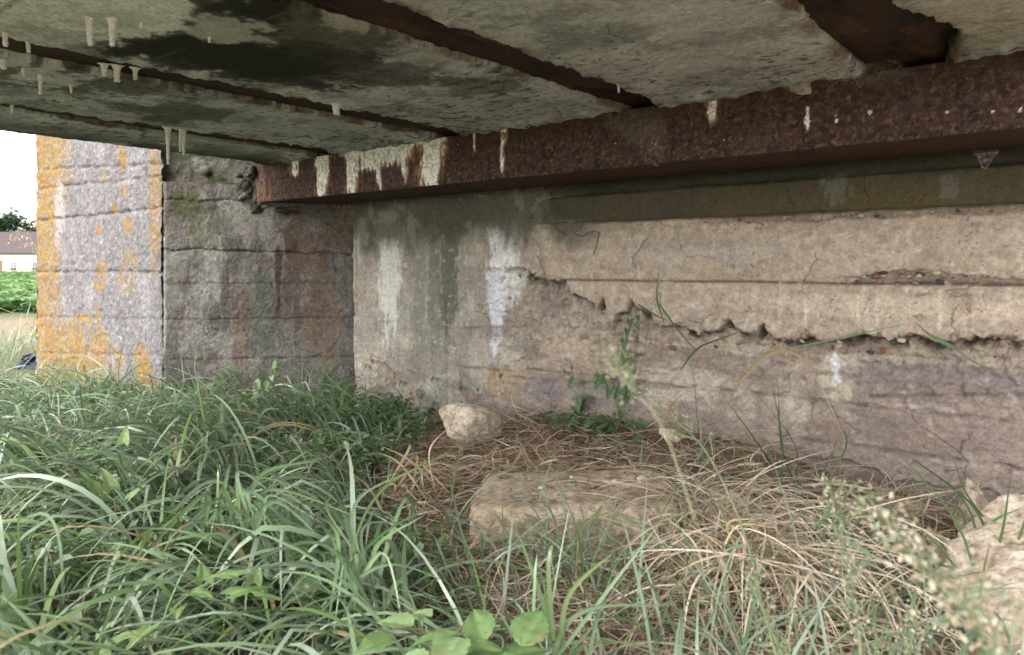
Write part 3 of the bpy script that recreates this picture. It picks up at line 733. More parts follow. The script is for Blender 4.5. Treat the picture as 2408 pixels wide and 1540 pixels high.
Cd = dbl(Cd, 460, 330, 0.10, 0.25, (0.42, 0.44, 0.35), 0.7, freq=8, seed=342)
Cd = dbl(Cd, 90, 95, 0.14, 0.16, (0.40, 0.40, 0.35), 0.7, freq=8, seed=343)
Cd = dbl(Cd, 2080, 80, 0.12, 0.30, (0.42, 0.40, 0.31), 0.5, freq=6, seed=344)
Cd = dbl(Cd, 2300, 60, 0.20, 0.25, (0.44, 0.42, 0.32), 0.7, freq=6, seed=345)
for x, y, ru, rv, sd in [(210, 46, .09, .05, 1), (264, 48, .08, .05, 2), (330, 54, .06, .03, 3), (400, 303, .05, .10, 4), (430, 306, .05, .10, 5), (12, 76, .06, .05, 6), (66, 104, .10, .06, 7), (20, 142, .12, .04, 8),
                      (80, 175, .16, .05, 9), (140, 190, .14, .05, 10), (280, 160, .14, .05, 11), (780, 245, .10, .06, 12), (735, 240, .08, .04, 13), (450, 180, .12, .03, 14), (1540, 88, .02, .02, 15), (480, 320, .05, .16, 16)]:
    Cd = dbl(Cd, x, y, ru, rv, (0.66, 0.655, 0.60), 0.85, freq=14, rag=0.9, seed=3500 + sd)
edge = 1 - sst(0.02, 0.55, X - SX0 + 0.12 * fbm(X * 3, Y * 3, 346, 3))
Cd = mix(Cd, (0.030, 0.031, 0.022), 0.93 * edge * sst(-0.35, 0.05, fbm(X * 4, Y * 2, 347, 4) + 0.25))
Cd = mix(Cd, (0.30, 0.31, 0.23), 0.6 * edge * sst(0.15, 0.4, fbm(X * 5, Y * 3, 348, 4)))
brd = np.abs(((X * 0 + Y + 0.01 * fbm(X * 3, Y * 3, 349, 2)) % 0.42) - 0.21)
bl = np.exp(-(brd / 0.006) ** 2) * sst(-0.1, 0.3, fbm(X * 4, Y * 4, 350, 3))
z = z + 0.004 * bl; Cd = mix(Cd, (0.12, 0.11, 0.09), 0.6 * bl)
# fringe dropping on the beam
z = z - 0.022 * sst(2.40, 2.48, Y + 0.03 * fbm(X * 9, Y * 3, 351, 4)) * (1 - hole) * (0.6 + 0.8 * fbm(X * 10, Y * 4, 352, 3))
z = z + 0.05 * (1 - sst(0, 0.05, X - SX0 + 0.015 * fbm(Y * 8, Y * 0, 353, 3)))      # arris of the outer edge
Cd = Cd * np.array([0.95, 1.0, 1.05])
bay = np.searchsorted(np.array(GIRD), X)
grid_parts('deck_panel', W(np.stack([X, Y, z], -1)), Cd, bay, M_DECK, deck, flip=True)
link('deck_slab', boxmesh('deck_slab', SX0, SX1, SY0, SY1, CZ + 0.685, CZ + 0.90, (0.3, 0.29, 0.26)), M_DECK, deck)
for xs_, nm in ((SX0, 'edge_face'), (SX1, 'edge_face')):
    link(nm, boxmesh(nm, xs_ - 0.012, xs_ + 0.012, SY0, SY1, CZ + HC + 0.045, CZ + 0.905, (0.27, 0.26, 0.23)), M_DECK, deck)
for i, g in enumerate(GIRD):
    ax = np.linspace(g - 0.20, g + 0.20, 34); ay = np.arange(SY0, SY1, 0.02)
    A, B = np.meshgrid(ax, ay, indexing='ij')
    zz = HC + 0.016 + 0.004 * fbm(A * 20, B * 9, 360 + i, 4) + 0.03 * sst(0.10, 0.13, np.abs(A - g))
    Cr = np.ones(A.shape + (3,)) * np.array([0.036, 0.019, 0.012])
    Cr = mix(Cr, (0.012, 0.008, 0.006), sst(-0.1, 0.4, fbm(A * 12, B * 5, 365 + i, 4)))
    Cr = mix(Cr, (0.085, 0.040, 0.018), 0.7 * sst(0.25, 0.5, fbm(A * 10, B * 4, 370 + i, 4)))
    grid_parts('girder_flange', W(np.stack([A, B, zz], -1)), Cr, np.zeros(A.shape, int), M_RUST, deck, flip=True)
# lime stalactites
def stalactite(x, y0, y1, wpx, seed, bend=0.0):
    top = onZ(x, y0, HC - 0.002); d = top @ FWD
    L = (y1 - y0) * d / FPX; rngs = np.random.default_rng(seed)
    r = wpx * 0.56 * rngs.uniform(1.05, 1.45) * d / FPX
    n = 14; s = np.linspace(0, 1, n)
    pts = np.stack([top[0] + bend * s ** 2 * L + 0.10 * r * fbm(s * 5, s * 0, seed, 2), top[1] + 0 * s, top[2] + 0.012 - s * (L + 0.012)], -1)
    prof = 1 + rngs.uniform(0.6, 2.2) * np.exp(-s * rngs.uniform(9, 16)) - rngs.uniform(0.1, 0.5) * s
    me = tube('stalactite', W(pts), 1, 1, (0.90, 0.89, 0.85), 10, 0.0, seed)
    co = np.empty(len(me.vertices) * 3, np.float32); me.vertices.foreach_get('co', co); co = co.reshape(-1, 3)
    c0 = W(pts)
    k = np.repeat(prof * r * (1 + 0.45 * fbm(s * 7, s * 0 + seed, seed + 2, 3)), 10)
    cen = np.repeat(c0, 10, 0)
    dirv = co[:n * 10] - cen; co[:n * 10] = cen + dirv * k[:, None]
    me.vertices.foreach_set('co', co.ravel()); me.update()
    link('stalactite', me, M_LIME, deck)
for i, s in enumerate([(210, 48, 108, 13, .12), (264, 50, 108, 13, 0), (332, 55, 68, 8, .2), (395, 303, 386, 8, 0), (424, 303, 357, 5, 0), (432, 306, 363, 7, 0),
                       (12, 78, 110, 12, .1), (66, 105, 124, 9, .2), (8, 140, 162, 10, .1), (55, 160, 180, 9, .1), (95, 180, 222, 8, 0), (166, 200, 219, 7, .2),
                       (245, 160, 178, 9, 0), (275, 162, 192, 12, 0), (318, 168, 187, 9, 0), (790, 245, 270, 14, .1), (492, 85, 100, 7, 0), (28, 252, 266, 5, 0), (1455 , 205, 218, 5, 0)]):
    stalactite(s[0], s[1], s[2], s[3], 400 + i, s[4])

# ================================================================== BEARING BEAM
beam = empty('bearing_beam', (-1.7, YB, CZ + 0.385), 'rusted steel bearing beam streaked with white lime along the wall', 'steel beam')
BX0, BX1, BH0, BH1 = -3.99, 0.45, 0.385, 0.598
ux = np.arange(BX0, BX1, 0.0042); vz = np.arange(BH0, BH1 + 0.002, 0.0042)
U, V = np.meshgrid(ux, vz, indexing='ij')
p = 0.0015 * fbm(U * 9, V * 9, 420, 4) + 0.0012 * fbm(U * 60, V * 60, 421, 3)
Cr = np.ones(U.shape + (3,)) * np.array([0.066, 0.041, 0.033])
Cr = mix(Cr, (0.034, 0.021, 0.021), 0.9 * sst(0.08, 0.22, fbm(U * 34, V * 34, 422, 5)))
Cr = mix(Cr, (0.17, 0.088, 0.050), 0.7 * sst(0.24, 0.40, fbm(U * 60, V * 60, 423, 3)))
Cr = mix(Cr, (0.095, 0.056, 0.056), 0.4 * sst(0.0, 0.5, fbm(U * 3, V * 4, 424, 3)))
Cr = mix(Cr, (0.055, 0.030, 0.022), 0.6 * sst(0.50, 0.59, V + 0.05 * fbm(U * 4, V * 4, 425, 3)))
Cr = mix(Cr, (0.26, 0.13, 0.06), 0.7 * sst(0.58, 0.72, fbm(U * 26, V * 26, 426, 3)))
lime = np.zeros(U.shape)
for x, y0, y1, wpx, sd, rag in [(757, 360, 472, 24, 1, .7), (828, 345, 463, 24, 2, .7), (893, 340, 450, 10, 3, 1.0), (950, 335, 420, 15, 4, 1.0), (1012, 320, 445, 36, 5, .6),
                           (870, 340, 400, 45, 6, 1.2), (930, 330, 385, 60, 7, 1.0), (1183, 300, 345, 9, 8, .8), (1180, 345, 405, 6, 9, 1.3), (695, 390, 415, 16, 10, 1.0), (1115, 320, 360, 4, 11, 1.2),
                           (1676, 215, 285, 13, 12, .8), (1880, 190, 212, 24, 13, .6), (1900, 255, 305, 5, 14, 1.6)]:
    a, b = bm_(x, y0), bm_(x, y1); sc = (onY(x, y0, YB) @ FWD) / FPX
    m = streak(U, V, a[0], a[1] + (0.03 if a[1] > 0.55 else 0), b[1], wpx * sc, wpx * sc * 0.55, 430 + sd, rag)
    halo = streak(U, V, a[0], a[1], b[1] - 0.008, wpx * sc * 1.35, wpx * sc * 0.9, 430 + sd, rag)
    Cr = mix(Cr, (0.40, 0.20, 0.09), 0.6 * halo)
    lime = np.maximum(lime, m)
top = bm_(920, 335)
rim = sst(0.575, 0.598, V + 0.025 * fbm(U * 14, V * 4, 450, 4)) * sst(bm_(790, 350)[0], bm_(830, 350)[0], U) * (1 - sst(bm_(1040, 330)[0], bm_(1055, 330)[0], U))
lime = np.maximum(lime, rim * 0.9)
for x, y, r, sd in [(1897, 275, 7, 1), (1898, 290, 8, 2), (1965, 272, 4, 3), (1968, 284, 5, 4), (2225, 264, 7, 5), (1665, 264, 5, 7), (2335, 262, 4, 9), (2400, 258, 7, 12)]:
    a = bm_(x, y); sc = (onY(x, y, YB) @ FWD) / FPX
    lime = np.maximum(lime, 0.6 * blob(U, V, a[0], a[1], r * sc * 0.6, r * sc * 0.8, 0.25, 1.0, 45, 460 + sd))
dots = sst(0.90, 0.96, fbm(U * 30, V * 30, 451, 2)) * (V < 0.56)
lime = np.maximum(lime, dots * 0.8)
gap = sst(-0.15, 0.25, fbm(U * 40, V * 22, 452, 4) + 0.35)
lime = np.clip(lime * 1.5, 0, 1) * (0.45 + 0.55 * gap)
Cr = mix(Cr, (0.86, 0.84, 0.78), lime * 1.25)
p = p + 0.004 * lime
flake = (1 - sst(bm_(640, 430)[0], bm_(665, 430)[0], U))
p = p + flake * (0.006 * fbm(U * 40, V * 5, 453, 4)); Cr = mix(Cr, (0.20, 0.085, 0.035), flake * 0.6 * sst(0, .4, fbm(U * 50, V * 6, 454, 3)))
wob = 0.003 * fbm(U * 5, U * 0, 455, 3)
rnd = 0.010 * (1 - sst(0, 0.012, V - BH0))
grid_parts('beam_web', W(np.stack([U, YB - p + rnd * 0.6, V + wob * (V < BH0 + 0.02)], -1)), Cr, np.zeros(U.shape, int), M_RUST, beam)
ay = np.linspace(YB + 0.006, YB + 0.375, 40)
A, B = np.meshgrid(np.arange(BX0, BX1, 0.012), ay, indexing='ij')
Cf = np.ones(A.shape + (3,)) * np.array([0.055, 0.030, 0.020])
Cf = mix(Cf, (0.13, 0.06, 0.03), 0.6 * sst(0.1, 0.5, fbm(A * 18, B * 50, 456, 4)))
Cf = mix(Cf, (0.03, 0.018, 0.014), 0.7 * sst(0.0, 0.5, fbm(A * 9, B * 40, 457, 4)))
zz = BH0 + 0.003 * fbm(A * 5, A * 0, 455, 3) + 0.001 * fbm(A * 40, B * 40, 458, 3)
grid_parts('bottom_flange', W(np.stack([A, B, zz], -1)), Cf, np.zeros(A.shape, int), M_RUST, beam, flip=True)
link('beam_core', boxmesh('beam_core', BX0 + 0.004, BX1, YB + 0.02, YB + 0.37, CZ + BH0 + 0.012, CZ + BH1 - 0.006, (0.07, 0.035, 0.022)), M_RUST, beam)
# mortar lump hanging at the joint
def n3(P, sc, seed, oc=4):
    x, y, z = P[:, 0] * sc, P[:, 1] * sc, P[:, 2] * sc
    return (fbm(x + 0.55 * z, y + 0.75 * z, seed, oc) + fbm(0.8 * y + 0.6 * x - 0.7 * z + 31, 0.8 * x - 0.6 * y + 0.6 * z, seed + 3, oc)) / 1.4
def rock_mesh(name, size, seed, sub=5, rough=0.12, blocky=2.6, cols=((0.40, 0.335, 0.25), (0.30, 0.235, 0.165), (0.50, 0.43, 0.34)), facets=12, fine=0.0022, crease=0.03):
    bm = bmesh.new(); bmesh.ops.create_icosphere(bm, subdivisions=sub, radius=1)
    n = np.array([v.co.normalized()[:] for v in bm.verts])
    F = np.array([[v.index for v in f.verts] for f in bm.faces]); bm.free()
    rs = np.random.default_rng(seed); size = np.array(size); ms = float(size.mean())
    r = 1.0 / (np.sum(np.abs(n) ** blocky, 1) ** (1 / blocky))
    if facets:
        pl_ = rs.normal(size=(facets, 3)); pl_ /= np.linalg.norm(pl_, axis=1)[:, None]; off = rs.uniform(0.60, 0.88, facets)
        for q, o_ in zip(pl_, off):
            d = n @ q; r = np.where(d * r > o_, o_ / np.maximum(d, 1e-3), r)
    Vv = n * r[:, None] * size + seed * 0.0
    k = 1 + rough * n3(Vv + seed, 1.1 / ms, seed) 
    Vv = Vv * k[:, None]
    ledge = np.abs(n3(Vv + seed, 1.5 / ms, seed + 11, 3))
    Vv = Vv + n * (fine * 2.2 * n3(Vv + seed, 30, seed + 5, 4) + fine * n3(Vv, 110, seed + 8, 3) - crease * ms * sst(0.25, 0.0, ledge))[:, None]
    C = np.ones((len(Vv), 3)) * np.array(cols[0])
    C = mix(C, cols[1], sst(0.0, 0.25, n3(Vv + seed, 14, seed + 20)))
    C = mix(C, cols[2], sst(0.1, 0.3, n3(Vv + seed, 20, seed + 30)))
    C = mix(C, np.array(cols[1]) * 0.55, 0.7 * sst(0.22, 0.34, n3(Vv + seed, 45, seed + 40)))
    return mesh_np(name, Vv, F, C)
def rock(name, x, y, dist, size, rot, seed, label, h=None, **kw):
    q = atd(x, y, dist)
    o = link(name, rock_mesh(name, size, seed, **kw), M_ROCK)
    o.location = W(q); o.rotation_euler = rot
    return tag(o, label, 'stone')
for x, y, s, sd in [(1882, 205, (0.045, 0.02, 0.03), 3), (1668, 222, (0.018, 0.014, 0.018), 4), (1187, 318, (0.02, 0.012, 0.028), 5)]:
    q = onY(x, y, YB + 0.004)
    o = link('mortar_lump', rock_mesh('mortar_lump', s, 460 + sd, 3, 0.3, 2.0, ((0.36, 0.33, 0.26), (0.24, 0.2, 0.15), (0.48, 0.46, 0.4))), M_ROCK, None)
    o.parent = beam; o.location = Vector(W(q)) - beam.location

for x, y, s_, sd, off in [(588, 402, .050, 1, -.03), (572, 448, .085, 2, -.06), (604, 476, .060, 5, -.045)]:
    d_ = ray(x, y); k_ = (WA @ WN + off) / (d_[:2] @ WN); q = d_ * k_
    o = link('mortar_lump', rock_mesh('mortar_lump', (s_ * 1.3, s_, s_), 470 + sd, 5, 0.35, 2.6, ((0.075, 0.068, 0.052), (0.045, 0.042, 0.03), (0.13, 0.12, 0.095))), M_WING, None)
    o.parent = wing; o.location = Vector(W(q)) - wing.location

for i in range(9):
    x0_, x1_ = random.uniform(570, 620), random.uniform(650, 715); y0_ = random.uniform(484, 500)
    me = tube('rust_flake', W([onY(x0_, y0_, 2.60), onY((x0_ + x1_) / 2, y0_ + random.uniform(-4, 4), 2.58), onY(x1_, y0_ + random.uniform(0, 8), 2.62)]), random.uniform(.004, .010), .003, (0.02, 0.013, 0.010), 5, 0.5, i)
    link('rust_flake', me, M_RUST, beam)

# ================================================================== STONES
q = (onZ(1160, 1245, GH) + onZ(1520, 1200, GH)) / 2
big = rock_mesh('broken_concrete_slab', (0.30, 0.19, 0.095), 500, 6, 0.05, 9.0, ((0.36, 0.29, 0.205), (0.26, 0.20, 0.14), (0.43, 0.355, 0.265)), 0, 0.0026, 0.0)
o = link('broken_concrete_slab', big, M_ROCK)
c = onZ(1352, 1165, -0.69)
o.location = W([c[0], c[1], -0.755]); o.rotation_euler = (R(2), R(-3), YAW + R(-7))
tag(o, 'flat broken slab of tan concrete lying among straw at the centre', 'stone')
slab = o
for i in range(34):
    a, b = random.uniform(-0.24, 0.24), random.uniform(-0.15, 0.15)
    r = random.choice((0.004, 0.005, 0.007, 0.009, 0.013))
    pb = link('pebble', random.choice(PEB), None); pb.parent = slab
    pb.location = (a, b, 0.094); pb.scale = (r * 1.3, r * 1.2, r * 0.9); pb.rotation_euler = (0, 0, random.uniform(0, 6))
rock('rubble_stone', 1100, 1003, 3.42, (0.165, 0.12, 0.115), (0.1, 0.10, YAW + 0.2), 512, 'pale lump of rubble at the foot of the wall, behind the grass', cols=((0.52, 0.44, 0.34), (0.42, 0.34, 0.25), (0.60, 0.52, 0.42)), rough=0.15, blocky=2.4, facets=14, fine=0.0018)
rock('boulder', 2375, 1395, 1.72, (0.25, 0.19, 0.175), (0.2, -0.25, YAW), 503, 'large pale tan boulder at the right edge of the picture', sub=6, rough=0.14, blocky=2.8, cols=((0.44, 0.36, 0.275), (0.35, 0.28, 0.205), (0.52, 0.44, 0.35)), fine=0.002, facets=16)
rock('upright_stone', 2285, 1200, 2.15, (0.060, 0.05, 0.10), (0.1, 0.12, YAW), 504, 'upright pointed stone standing between the boulder and the wall', rough=0.16, blocky=2.4, cols=((0.30, 0.235, 0.18), (0.22, 0.165, 0.125), (0.38, 0.31, 0.25)))
rock('rubble_stone', 2130, 1225, 2.40, (0.15, 0.08, 0.07), (0.0, 0.1, YAW + 0.3), 505, 'low brown stone lying against the wall, left of the upright stone', rough=0.15, cols=((0.27, 0.205, 0.15), (0.2, 0.15, 0.11), (0.34, 0.27, 0.2)))
rock('rubble_stone', 2075, 1178, 2.52, (0.065, 0.05, 0.045), (0.2, 0.1, 0.3), 506, 'small pale stone on top of the low brown stone by the wall', rough=0.2)
rock('rubble_stone', 1580, 1022, 3.0, (0.05, 0.045, 0.03), (0.2, 0.1, 0.3), 507, 'small stone at the wall foot beside the ivy', rough=0.2)
rock('rubble_stone', 2215, 1290, 2.05, (0.06, 0.05, 0.045), (0.0, 0.3, 0.3), 508, 'small stone left of the large boulder, half under grass', rough=0.2)

# ================================================================== GRASS (ribbons)
def ribbons(name, root, az, L, w, e0, bend, cols, seg=6, twist=None, label=None, cat=None, m=None, floor=True, kink=None):
    n = len(L); s = np.linspace(0, 1, seg + 1)
    el = e0[:, None] - bend[:, None] * s[None, :] ** 1.15
    if kink is not None: el = el - kink[:, None] * (s[None, :] > 0.55)
    ds = (L / seg)[:, None]
    az2 = az[:, None] + (0 if twist is None else twist[:, None] * s[None, :])
    dx = np.cos(el) * np.cos(az2) * ds; dy = np.cos(el) * np.sin(az2) * ds; dz = np.sin(el) * ds
    def cum(d): return np.concatenate([np.zeros((n, 1)), np.cumsum(d[:, :-1], 1)], 1)
    px_ = root[:, 0:1] + cum(dx); py_ = root[:, 1:2] + cum(dy); pz_ = root[:, 2:3] + cum(dz)
    if floor:
        g = ground_h(px_, py_) + 0.004 + rng.uniform(0, 0.05, (n, 1)) * (1 - 0.6 * s[None])
        pz_ = np.maximum(pz_, g)
    prof = np.clip(np.minimum(1.0, 0.55 + 1.6 * s) * (1 - s ** 3.0) + 0.02, 0.02, 1)
    roll = rng.normal(0, 0.35, n)[:, None] + rng.normal(0, 0.6, n)[:, None] * s[None]
    side = np.stack([-np.sin(az2) * np.cos(roll), np.cos(az2) * np.cos(roll), np.sin(roll)], -1) if True else 0
    hw = (w / 2)[:, None] * prof[None]
    A_ = np.stack([px_, py_, pz_], -1)
    Vv = np.stack([A_ - side * hw[..., None], A_ + side * hw[..., None]], 2)     # n, seg+1, 2, 3
    i = np.arange(n * (seg + 1) * 2).reshape(n, seg + 1, 2)
    F = np.stack([i[:, :-1, 0], i[:, 1:, 0], i[:, 1:, 1], i[:, :-1, 1]], -1).reshape(-1, 4)
    shade = 1.0 + 0.0 * s
    tipmix = sst(0.75, 1.0, s)[None, :, None] * rng.uniform(0, 0.5, n)[:, None, None]
    C = cols[:, None, :] * np.ones((1, seg + 1, 1)); C = C + (np.array([0.34, 0.28, 0.14]) - C) * tipmix
    C = np.repeat(C[:, :, None, :], 2, 2)
    me = mesh_np(name, W(Vv.reshape(-1, 3)), F, C.reshape(-1, 3))
    o = link(name, me, m or M_GRASS)
    return tag(o, label, cat, kind='stuff') if label else o
def gpoly(pts): return np.array([onZ(x, y, GH)[:2] for x, y in pts])
def inside(P, poly):
    x, y = P[:, 0], P[:, 1]; r = np.zeros(len(P), bool); j = len(poly) - 1
    for i in range(len(poly)):
        xi, yi = poly[i]; xj, yj = poly[j]
        c = ((yi > y) != (yj > y)) & (x < (xj - xi) * (y - yi) / (yj - yi + 1e-12) + xi)
        r ^= c; j = i
    return r
def scatter(poly, n):
    lo, hi = poly.min(0), poly.max(0); out = np.zeros((0, 2))
    while len(out) < n:
        q = rng.uniform(lo, hi, (n * 2, 2)); out = np.vstack([out, q[inside(q, poly)]])
    return out[:n]
def greens(n, pale=0.5):
    base = np.array([[0.105, 0.175, 0.070], [0.175, 0.245, 0.140], [0.235, 0.305, 0.205], [0.14, 0.225, 0.07], [0.28, 0.345, 0.255]])
    k = rng.choice(5, n, p=[0.16, 0.24, 0.27, 0.12, 0.21])
    c = base[k] * rng.uniform(0.8, 1.2, (n, 1))
    dry = rng.random(n) < 0.05
    c[dry] = np.array([0.40, 0.32, 0.18]) * rng.uniform(0.7, 1.1, (dry.sum(), 1))
    return c
# left mass: from the pier to the camera
def keep_out(P, grow=0.0):          # nothing grows through the walls and big stones
    bad = (P[:, 1] > YW - 0.02) & (P[:, 0] > -3.7)
    t = (P - WA) @ WD; nrm = (P - WA) @ WN
    bad |= (nrm < 0.02) & (P[:, 0] > -6.3) & (P[:, 1] > WA[1] - 0.02)
    sc_ = np.array([slab.location.x, slab.location.y]); q_ = P - sc_
    ca, sa = math.cos(-slab.rotation_euler.z), math.sin(-slab.rotation_euler.z)
    qx = q_[:, 0] * ca - q_[:, 1] * sa; qy = q_[:, 0] * sa + q_[:, 1] * ca
    bad |= (np.abs(qx) < 0.33) & (np.abs(qy) < 0.2)
    bo = atd(2375, 1400, 1.72)[:2]; bad |= np.hypot(P[:, 0] - bo[0], P[:, 1] - bo[1]) < 0.30
    b2 = atd(2285, 1200, 2.15)[:2]; bad |= np.hypot(P[:, 0] - b2[0], P[:, 1] - b2[1]) < 0.12
    return ~bad
polyL = gpoly([(-900, 905), (380, 945), (860, 965), (1020, 1030), (900, 1130), (960, 1240), (1010, 1330), (1180, 1480), (1400, 1750), (1300, 2300), (-900, 2300)])
def tufts(poly, n, per, spread=0.05):
    c = scatter(poly, n); k = np.repeat(np.arange(n), per)
    return c[k] + rng.normal(0, spread, (n * per, 2)), k
def field_az(P):       # prevailing lie of the long grass
    return R(-95) + 1.7 * fbm(P[:, 0] * 1.1, P[:, 1] * 1.1, 520, 3)
def dists(P): return np.abs(P @ FWD[:2])
# near long blades
P, k = tufts(polyL, 420, 20, 0.055)
g = keep_out(P) & (P @ FWD[:2] > 0.55); P = P[g]; n = len(P)
root = np.c_[P, ground_h(P[:, 0], P[:, 1]) - 0.01]
az = field_az(P) + rng.normal(0, 0.7, 420)[k[g]] + rng.normal(0, 0.38, n)
Lg = (rng.gamma(10, 0.042, n) * rng.uniform(.75, 1.15, 420)[k[g]]).clip(0.15, 0.62); near_ = P @ FWD[:2] < 1.5
Lg = np.where(near_, Lg * 0.95, Lg * 0.78)
ribbons('long_grass', root, az, Lg, rng.uniform(0.006, 0.0135, n), rng.uniform(R(30), R(82), n), rng.uniform(R(55), R(135), n), greens(n), 9, rng.normal(0, 0.35, n),
        'long drooping green grass covering the ground on the left', 'grass', kink=np.where(rng.random(n) < 0.2, rng.uniform(0.3, 1.2, n), 0))
polyN = gpoly([(-500, 1130), (560, 1110), (820, 1230), (1040, 1420), (1350, 1750), (1300, 2300), (-500, 2300)])
P, k = tufts(polyN, 62, 15, 0.035); g = keep_out(P) & (P @ FWD[:2] > 0.75); P = P[g]; n = len(P)
root = np.c_[P, ground_h(P[:, 0], P[:, 1]) - 0.01]
az = R(-100) + rng.normal(0, 0.9, 62)[k[g]] + rng.normal(0, 0.45, n)
ribbons('broad_grass', root, az, rng.uniform(0.32, 0.62, n), rng.uniform(0.009, 0.0155, n), rng.uniform(R(55), R(88), n), rng.uniform(R(90), R(150), n), greens(n) * 1.05, 11, rng.normal(0, 0.3, n),
        'broad pale grass blades drooping towards the camera in the left foreground', 'grass', kink=np.where(rng.random(n) < 0.25, rng.uniform(0.3, 1.0, n), 0))
# short understorey
P = scatter(polyL, 4500); g = keep_out(P) & (P @ FWD[:2] > 0.5); P = P[g]; n = len(P)
root = np.c_[P, ground_h(P[:, 0], P[:, 1]) - 0.01]
ribbons('short_grass', root, rng.uniform(0, 6.28, n), rng.uniform(0.08, 0.26, n), rng.uniform(0.003, 0.007, n), rng.uniform(R(30), R(90), n), rng.uniform(R(10), R(110), n),
        greens(n), 5, rng.normal(0, 0.6, n), 'short green grass filling in under the long blades', 'grass')
# outside the bridge, left opening and beyond
polyO = np.array([(-14, 1.2), (-14, 14), (-6.3, 14), (-6.3, 2.1), (-4.6, 2.0), (-4.6, 0.6)])
P = scatter(polyO, 16000); g = keep_out(P); P = P[g]
dd = P @ FWD[:2]; xx_ = (P @ RIGHT[:2]) / dd * FPX + 1204
g = (dd < 8.2) & (xx_ > -260) & (xx_ < 420) & ~((xx_ > 15) & (xx_ < 95) & (dd > 5.2) & (dd < 6.1)) | (rng.random(len(P)) < 0.05); P = P[g]; n = len(P)
root = np.c_[P, ground_h(P[:, 0], P[:, 1]) - 0.01]
ribbons('meadow_grass', root, rng.uniform(0, 6.28, n), rng.uniform(0.15, 0.42, n), rng.uniform(0.005, 0.009, n), rng.uniform(R(45), R(92), n), rng.uniform(R(30), R(130), n),
        greens(n), 6, rng.normal(0, 0.5, n), 'tall green meadow grass outside around the pier foot', 'grass')
# sparse green blades over the straw and along the front
polyS = gpoly([(1000, 1250), (1150, 1300), (1700, 1330), (2300, 1400), (3000, 1500), (3000, 2300), (1300, 2300), (1150, 1480)])
P, k = tufts(polyS, 120, 7, 0.05); g = keep_out(P) & (P @ FWD[:2] > 0.6); P = P[g]; n = len(P)
root = np.c_[P, ground_h(P[:, 0], P[:, 1]) - 0.01]
ribbons('sparse_grass', root, rng.uniform(0, 6.28, n), rng.uniform(0.12, 0.40, n), rng.uniform(0.004, 0.0085, n), rng.uniform(R(35), R(85), n), rng.uniform(R(20), R(120), n),
        greens(n) * 0.9, 7, rng.normal(0, 0.5, n), 'loose green grass blades growing through the straw in front', 'grass')
polyS2 = gpoly([(1650, 1120), (1900, 1190), (2250, 1260), (2500, 1330), (2500, 1500), (1900, 1420), (1000, 1290), (960, 1200)])
P, k = tufts(polyS2, 45, 4, 0.04); g = keep_out(P); P = P[g]; n = len(P)
root = np.c_[P, ground_h(P[:, 0], P[:, 1]) - 0.01]
ribbons('sparse_grass', root, rng.uniform(0, 6.28, n), rng.uniform(0.12, 0.34, n), rng.uniform(0.003, 0.006, n), rng.uniform(R(40), R(88), n), rng.uniform(R(10), R(100), n),
        greens(n) * 0.75, 7, rng.normal(0, 0.4, n), 'thin green grass blades around the slab and stones at the wall foot', 'grass')
# straw litter
polyT = gpoly([(1000, 985), (1300, 1015), (1600, 1040), (1750, 1090), (2050, 1160), (2450, 1270), (3100, 1400), (3100, 2300), (1150, 2300), (1050, 1400), (880, 1180), (900, 1060)])
def straw(n, poly, zlift, label, Lr=(0.06, 0.28), wr=(0.0014, 0.0040), dens=None):
    P = scatter(poly, n); g = keep_out(P) if zlift < 0.05 else np.ones(len(P), bool); g &= P @ FWD[:2] > 0.6; P = P[g]
    if dens is not None:
        P = P[rng.random(len(P)) < dens(P)]
    n = len(P)
    root = np.c_[P, ground_h(P[:, 0], P[:, 1]) + rng.uniform(0.0, zlift, n)]
    base = np.array([[0.56, 0.455, 0.345], [0.40, 0.295, 0.205], [0.68, 0.58, 0.465], [0.25, 0.165, 0.11], [0.50, 0.375, 0.26]])
    c = base[rng.choice(5, n)] * rng.uniform(0.7, 1.15, (n, 1))
    return ribbons('straw_litter', root, rng.uniform(0, 6.28, n), rng.uniform(*Lr, n), rng.uniform(*wr, n), rng.uniform(R(-6), R(28), n), rng.uniform(R(-5), R(45), n), c, 5,
                   rng.normal(0, 1.2, n), label, 'straw', m=M_STRAW)
bare = onZ(1640, 1080, GH)[:2]
dens = lambda P: 1 - 0.95 * np.exp(-((P[:, 0] - bare[0]) / 0.42) ** 2 - ((P[:, 1] - bare[1]) / 0.26) ** 2)
straw(11500, polyT, 0.045, 'dry tan straw matted over the soil under the bridge', dens=dens)
heap = gpoly([(1560, 1230), (1700, 1180), (1900, 1260), (2050, 1400), (1900, 1560), (1600, 1420)])
n = 900
q0 = onZ(1560, 1215, GH)[:2]; q1 = onZ(1700, 1235, GH)[:2]; q2 = onZ(1900, 1560, GH)[:2]
P = q0 + (q1 - q0) * rng.random((n, 1)) + rng.normal(0, 0.06, (n, 2)); P = P + (q2 - (q0 + q1) / 2) * (rng.random((n, 1)) ** 1.5) * 0.8
root = np.c_[P, ground_h(P[:, 0], P[:, 1]) + rng.uniform(0.02, 0.12, n)]
az0 = math.atan2(*((q2 - q1)[::-1])); base = np.array([[0.62, 0.51, 0.39], [0.70, 0.60, 0.485], [0.52, 0.40, 0.285]])
ribbons('straw_heap', root, az0 + rng.normal(0, 0.75, n), rng.uniform(0.15, 0.48, n), rng.uniform(0.002, 0.0062, n), rng.uniform(R(5), R(50), n), rng.uniform(R(30), R(100), n),
        base[rng.choice(3, n)] * rng.uniform(.8, 1.1, (n, 1)), 8, rng.normal(0, 0.7, n), 'raised tangle of pale straw right of the broken slab', 'straw', m=M_STRAW)
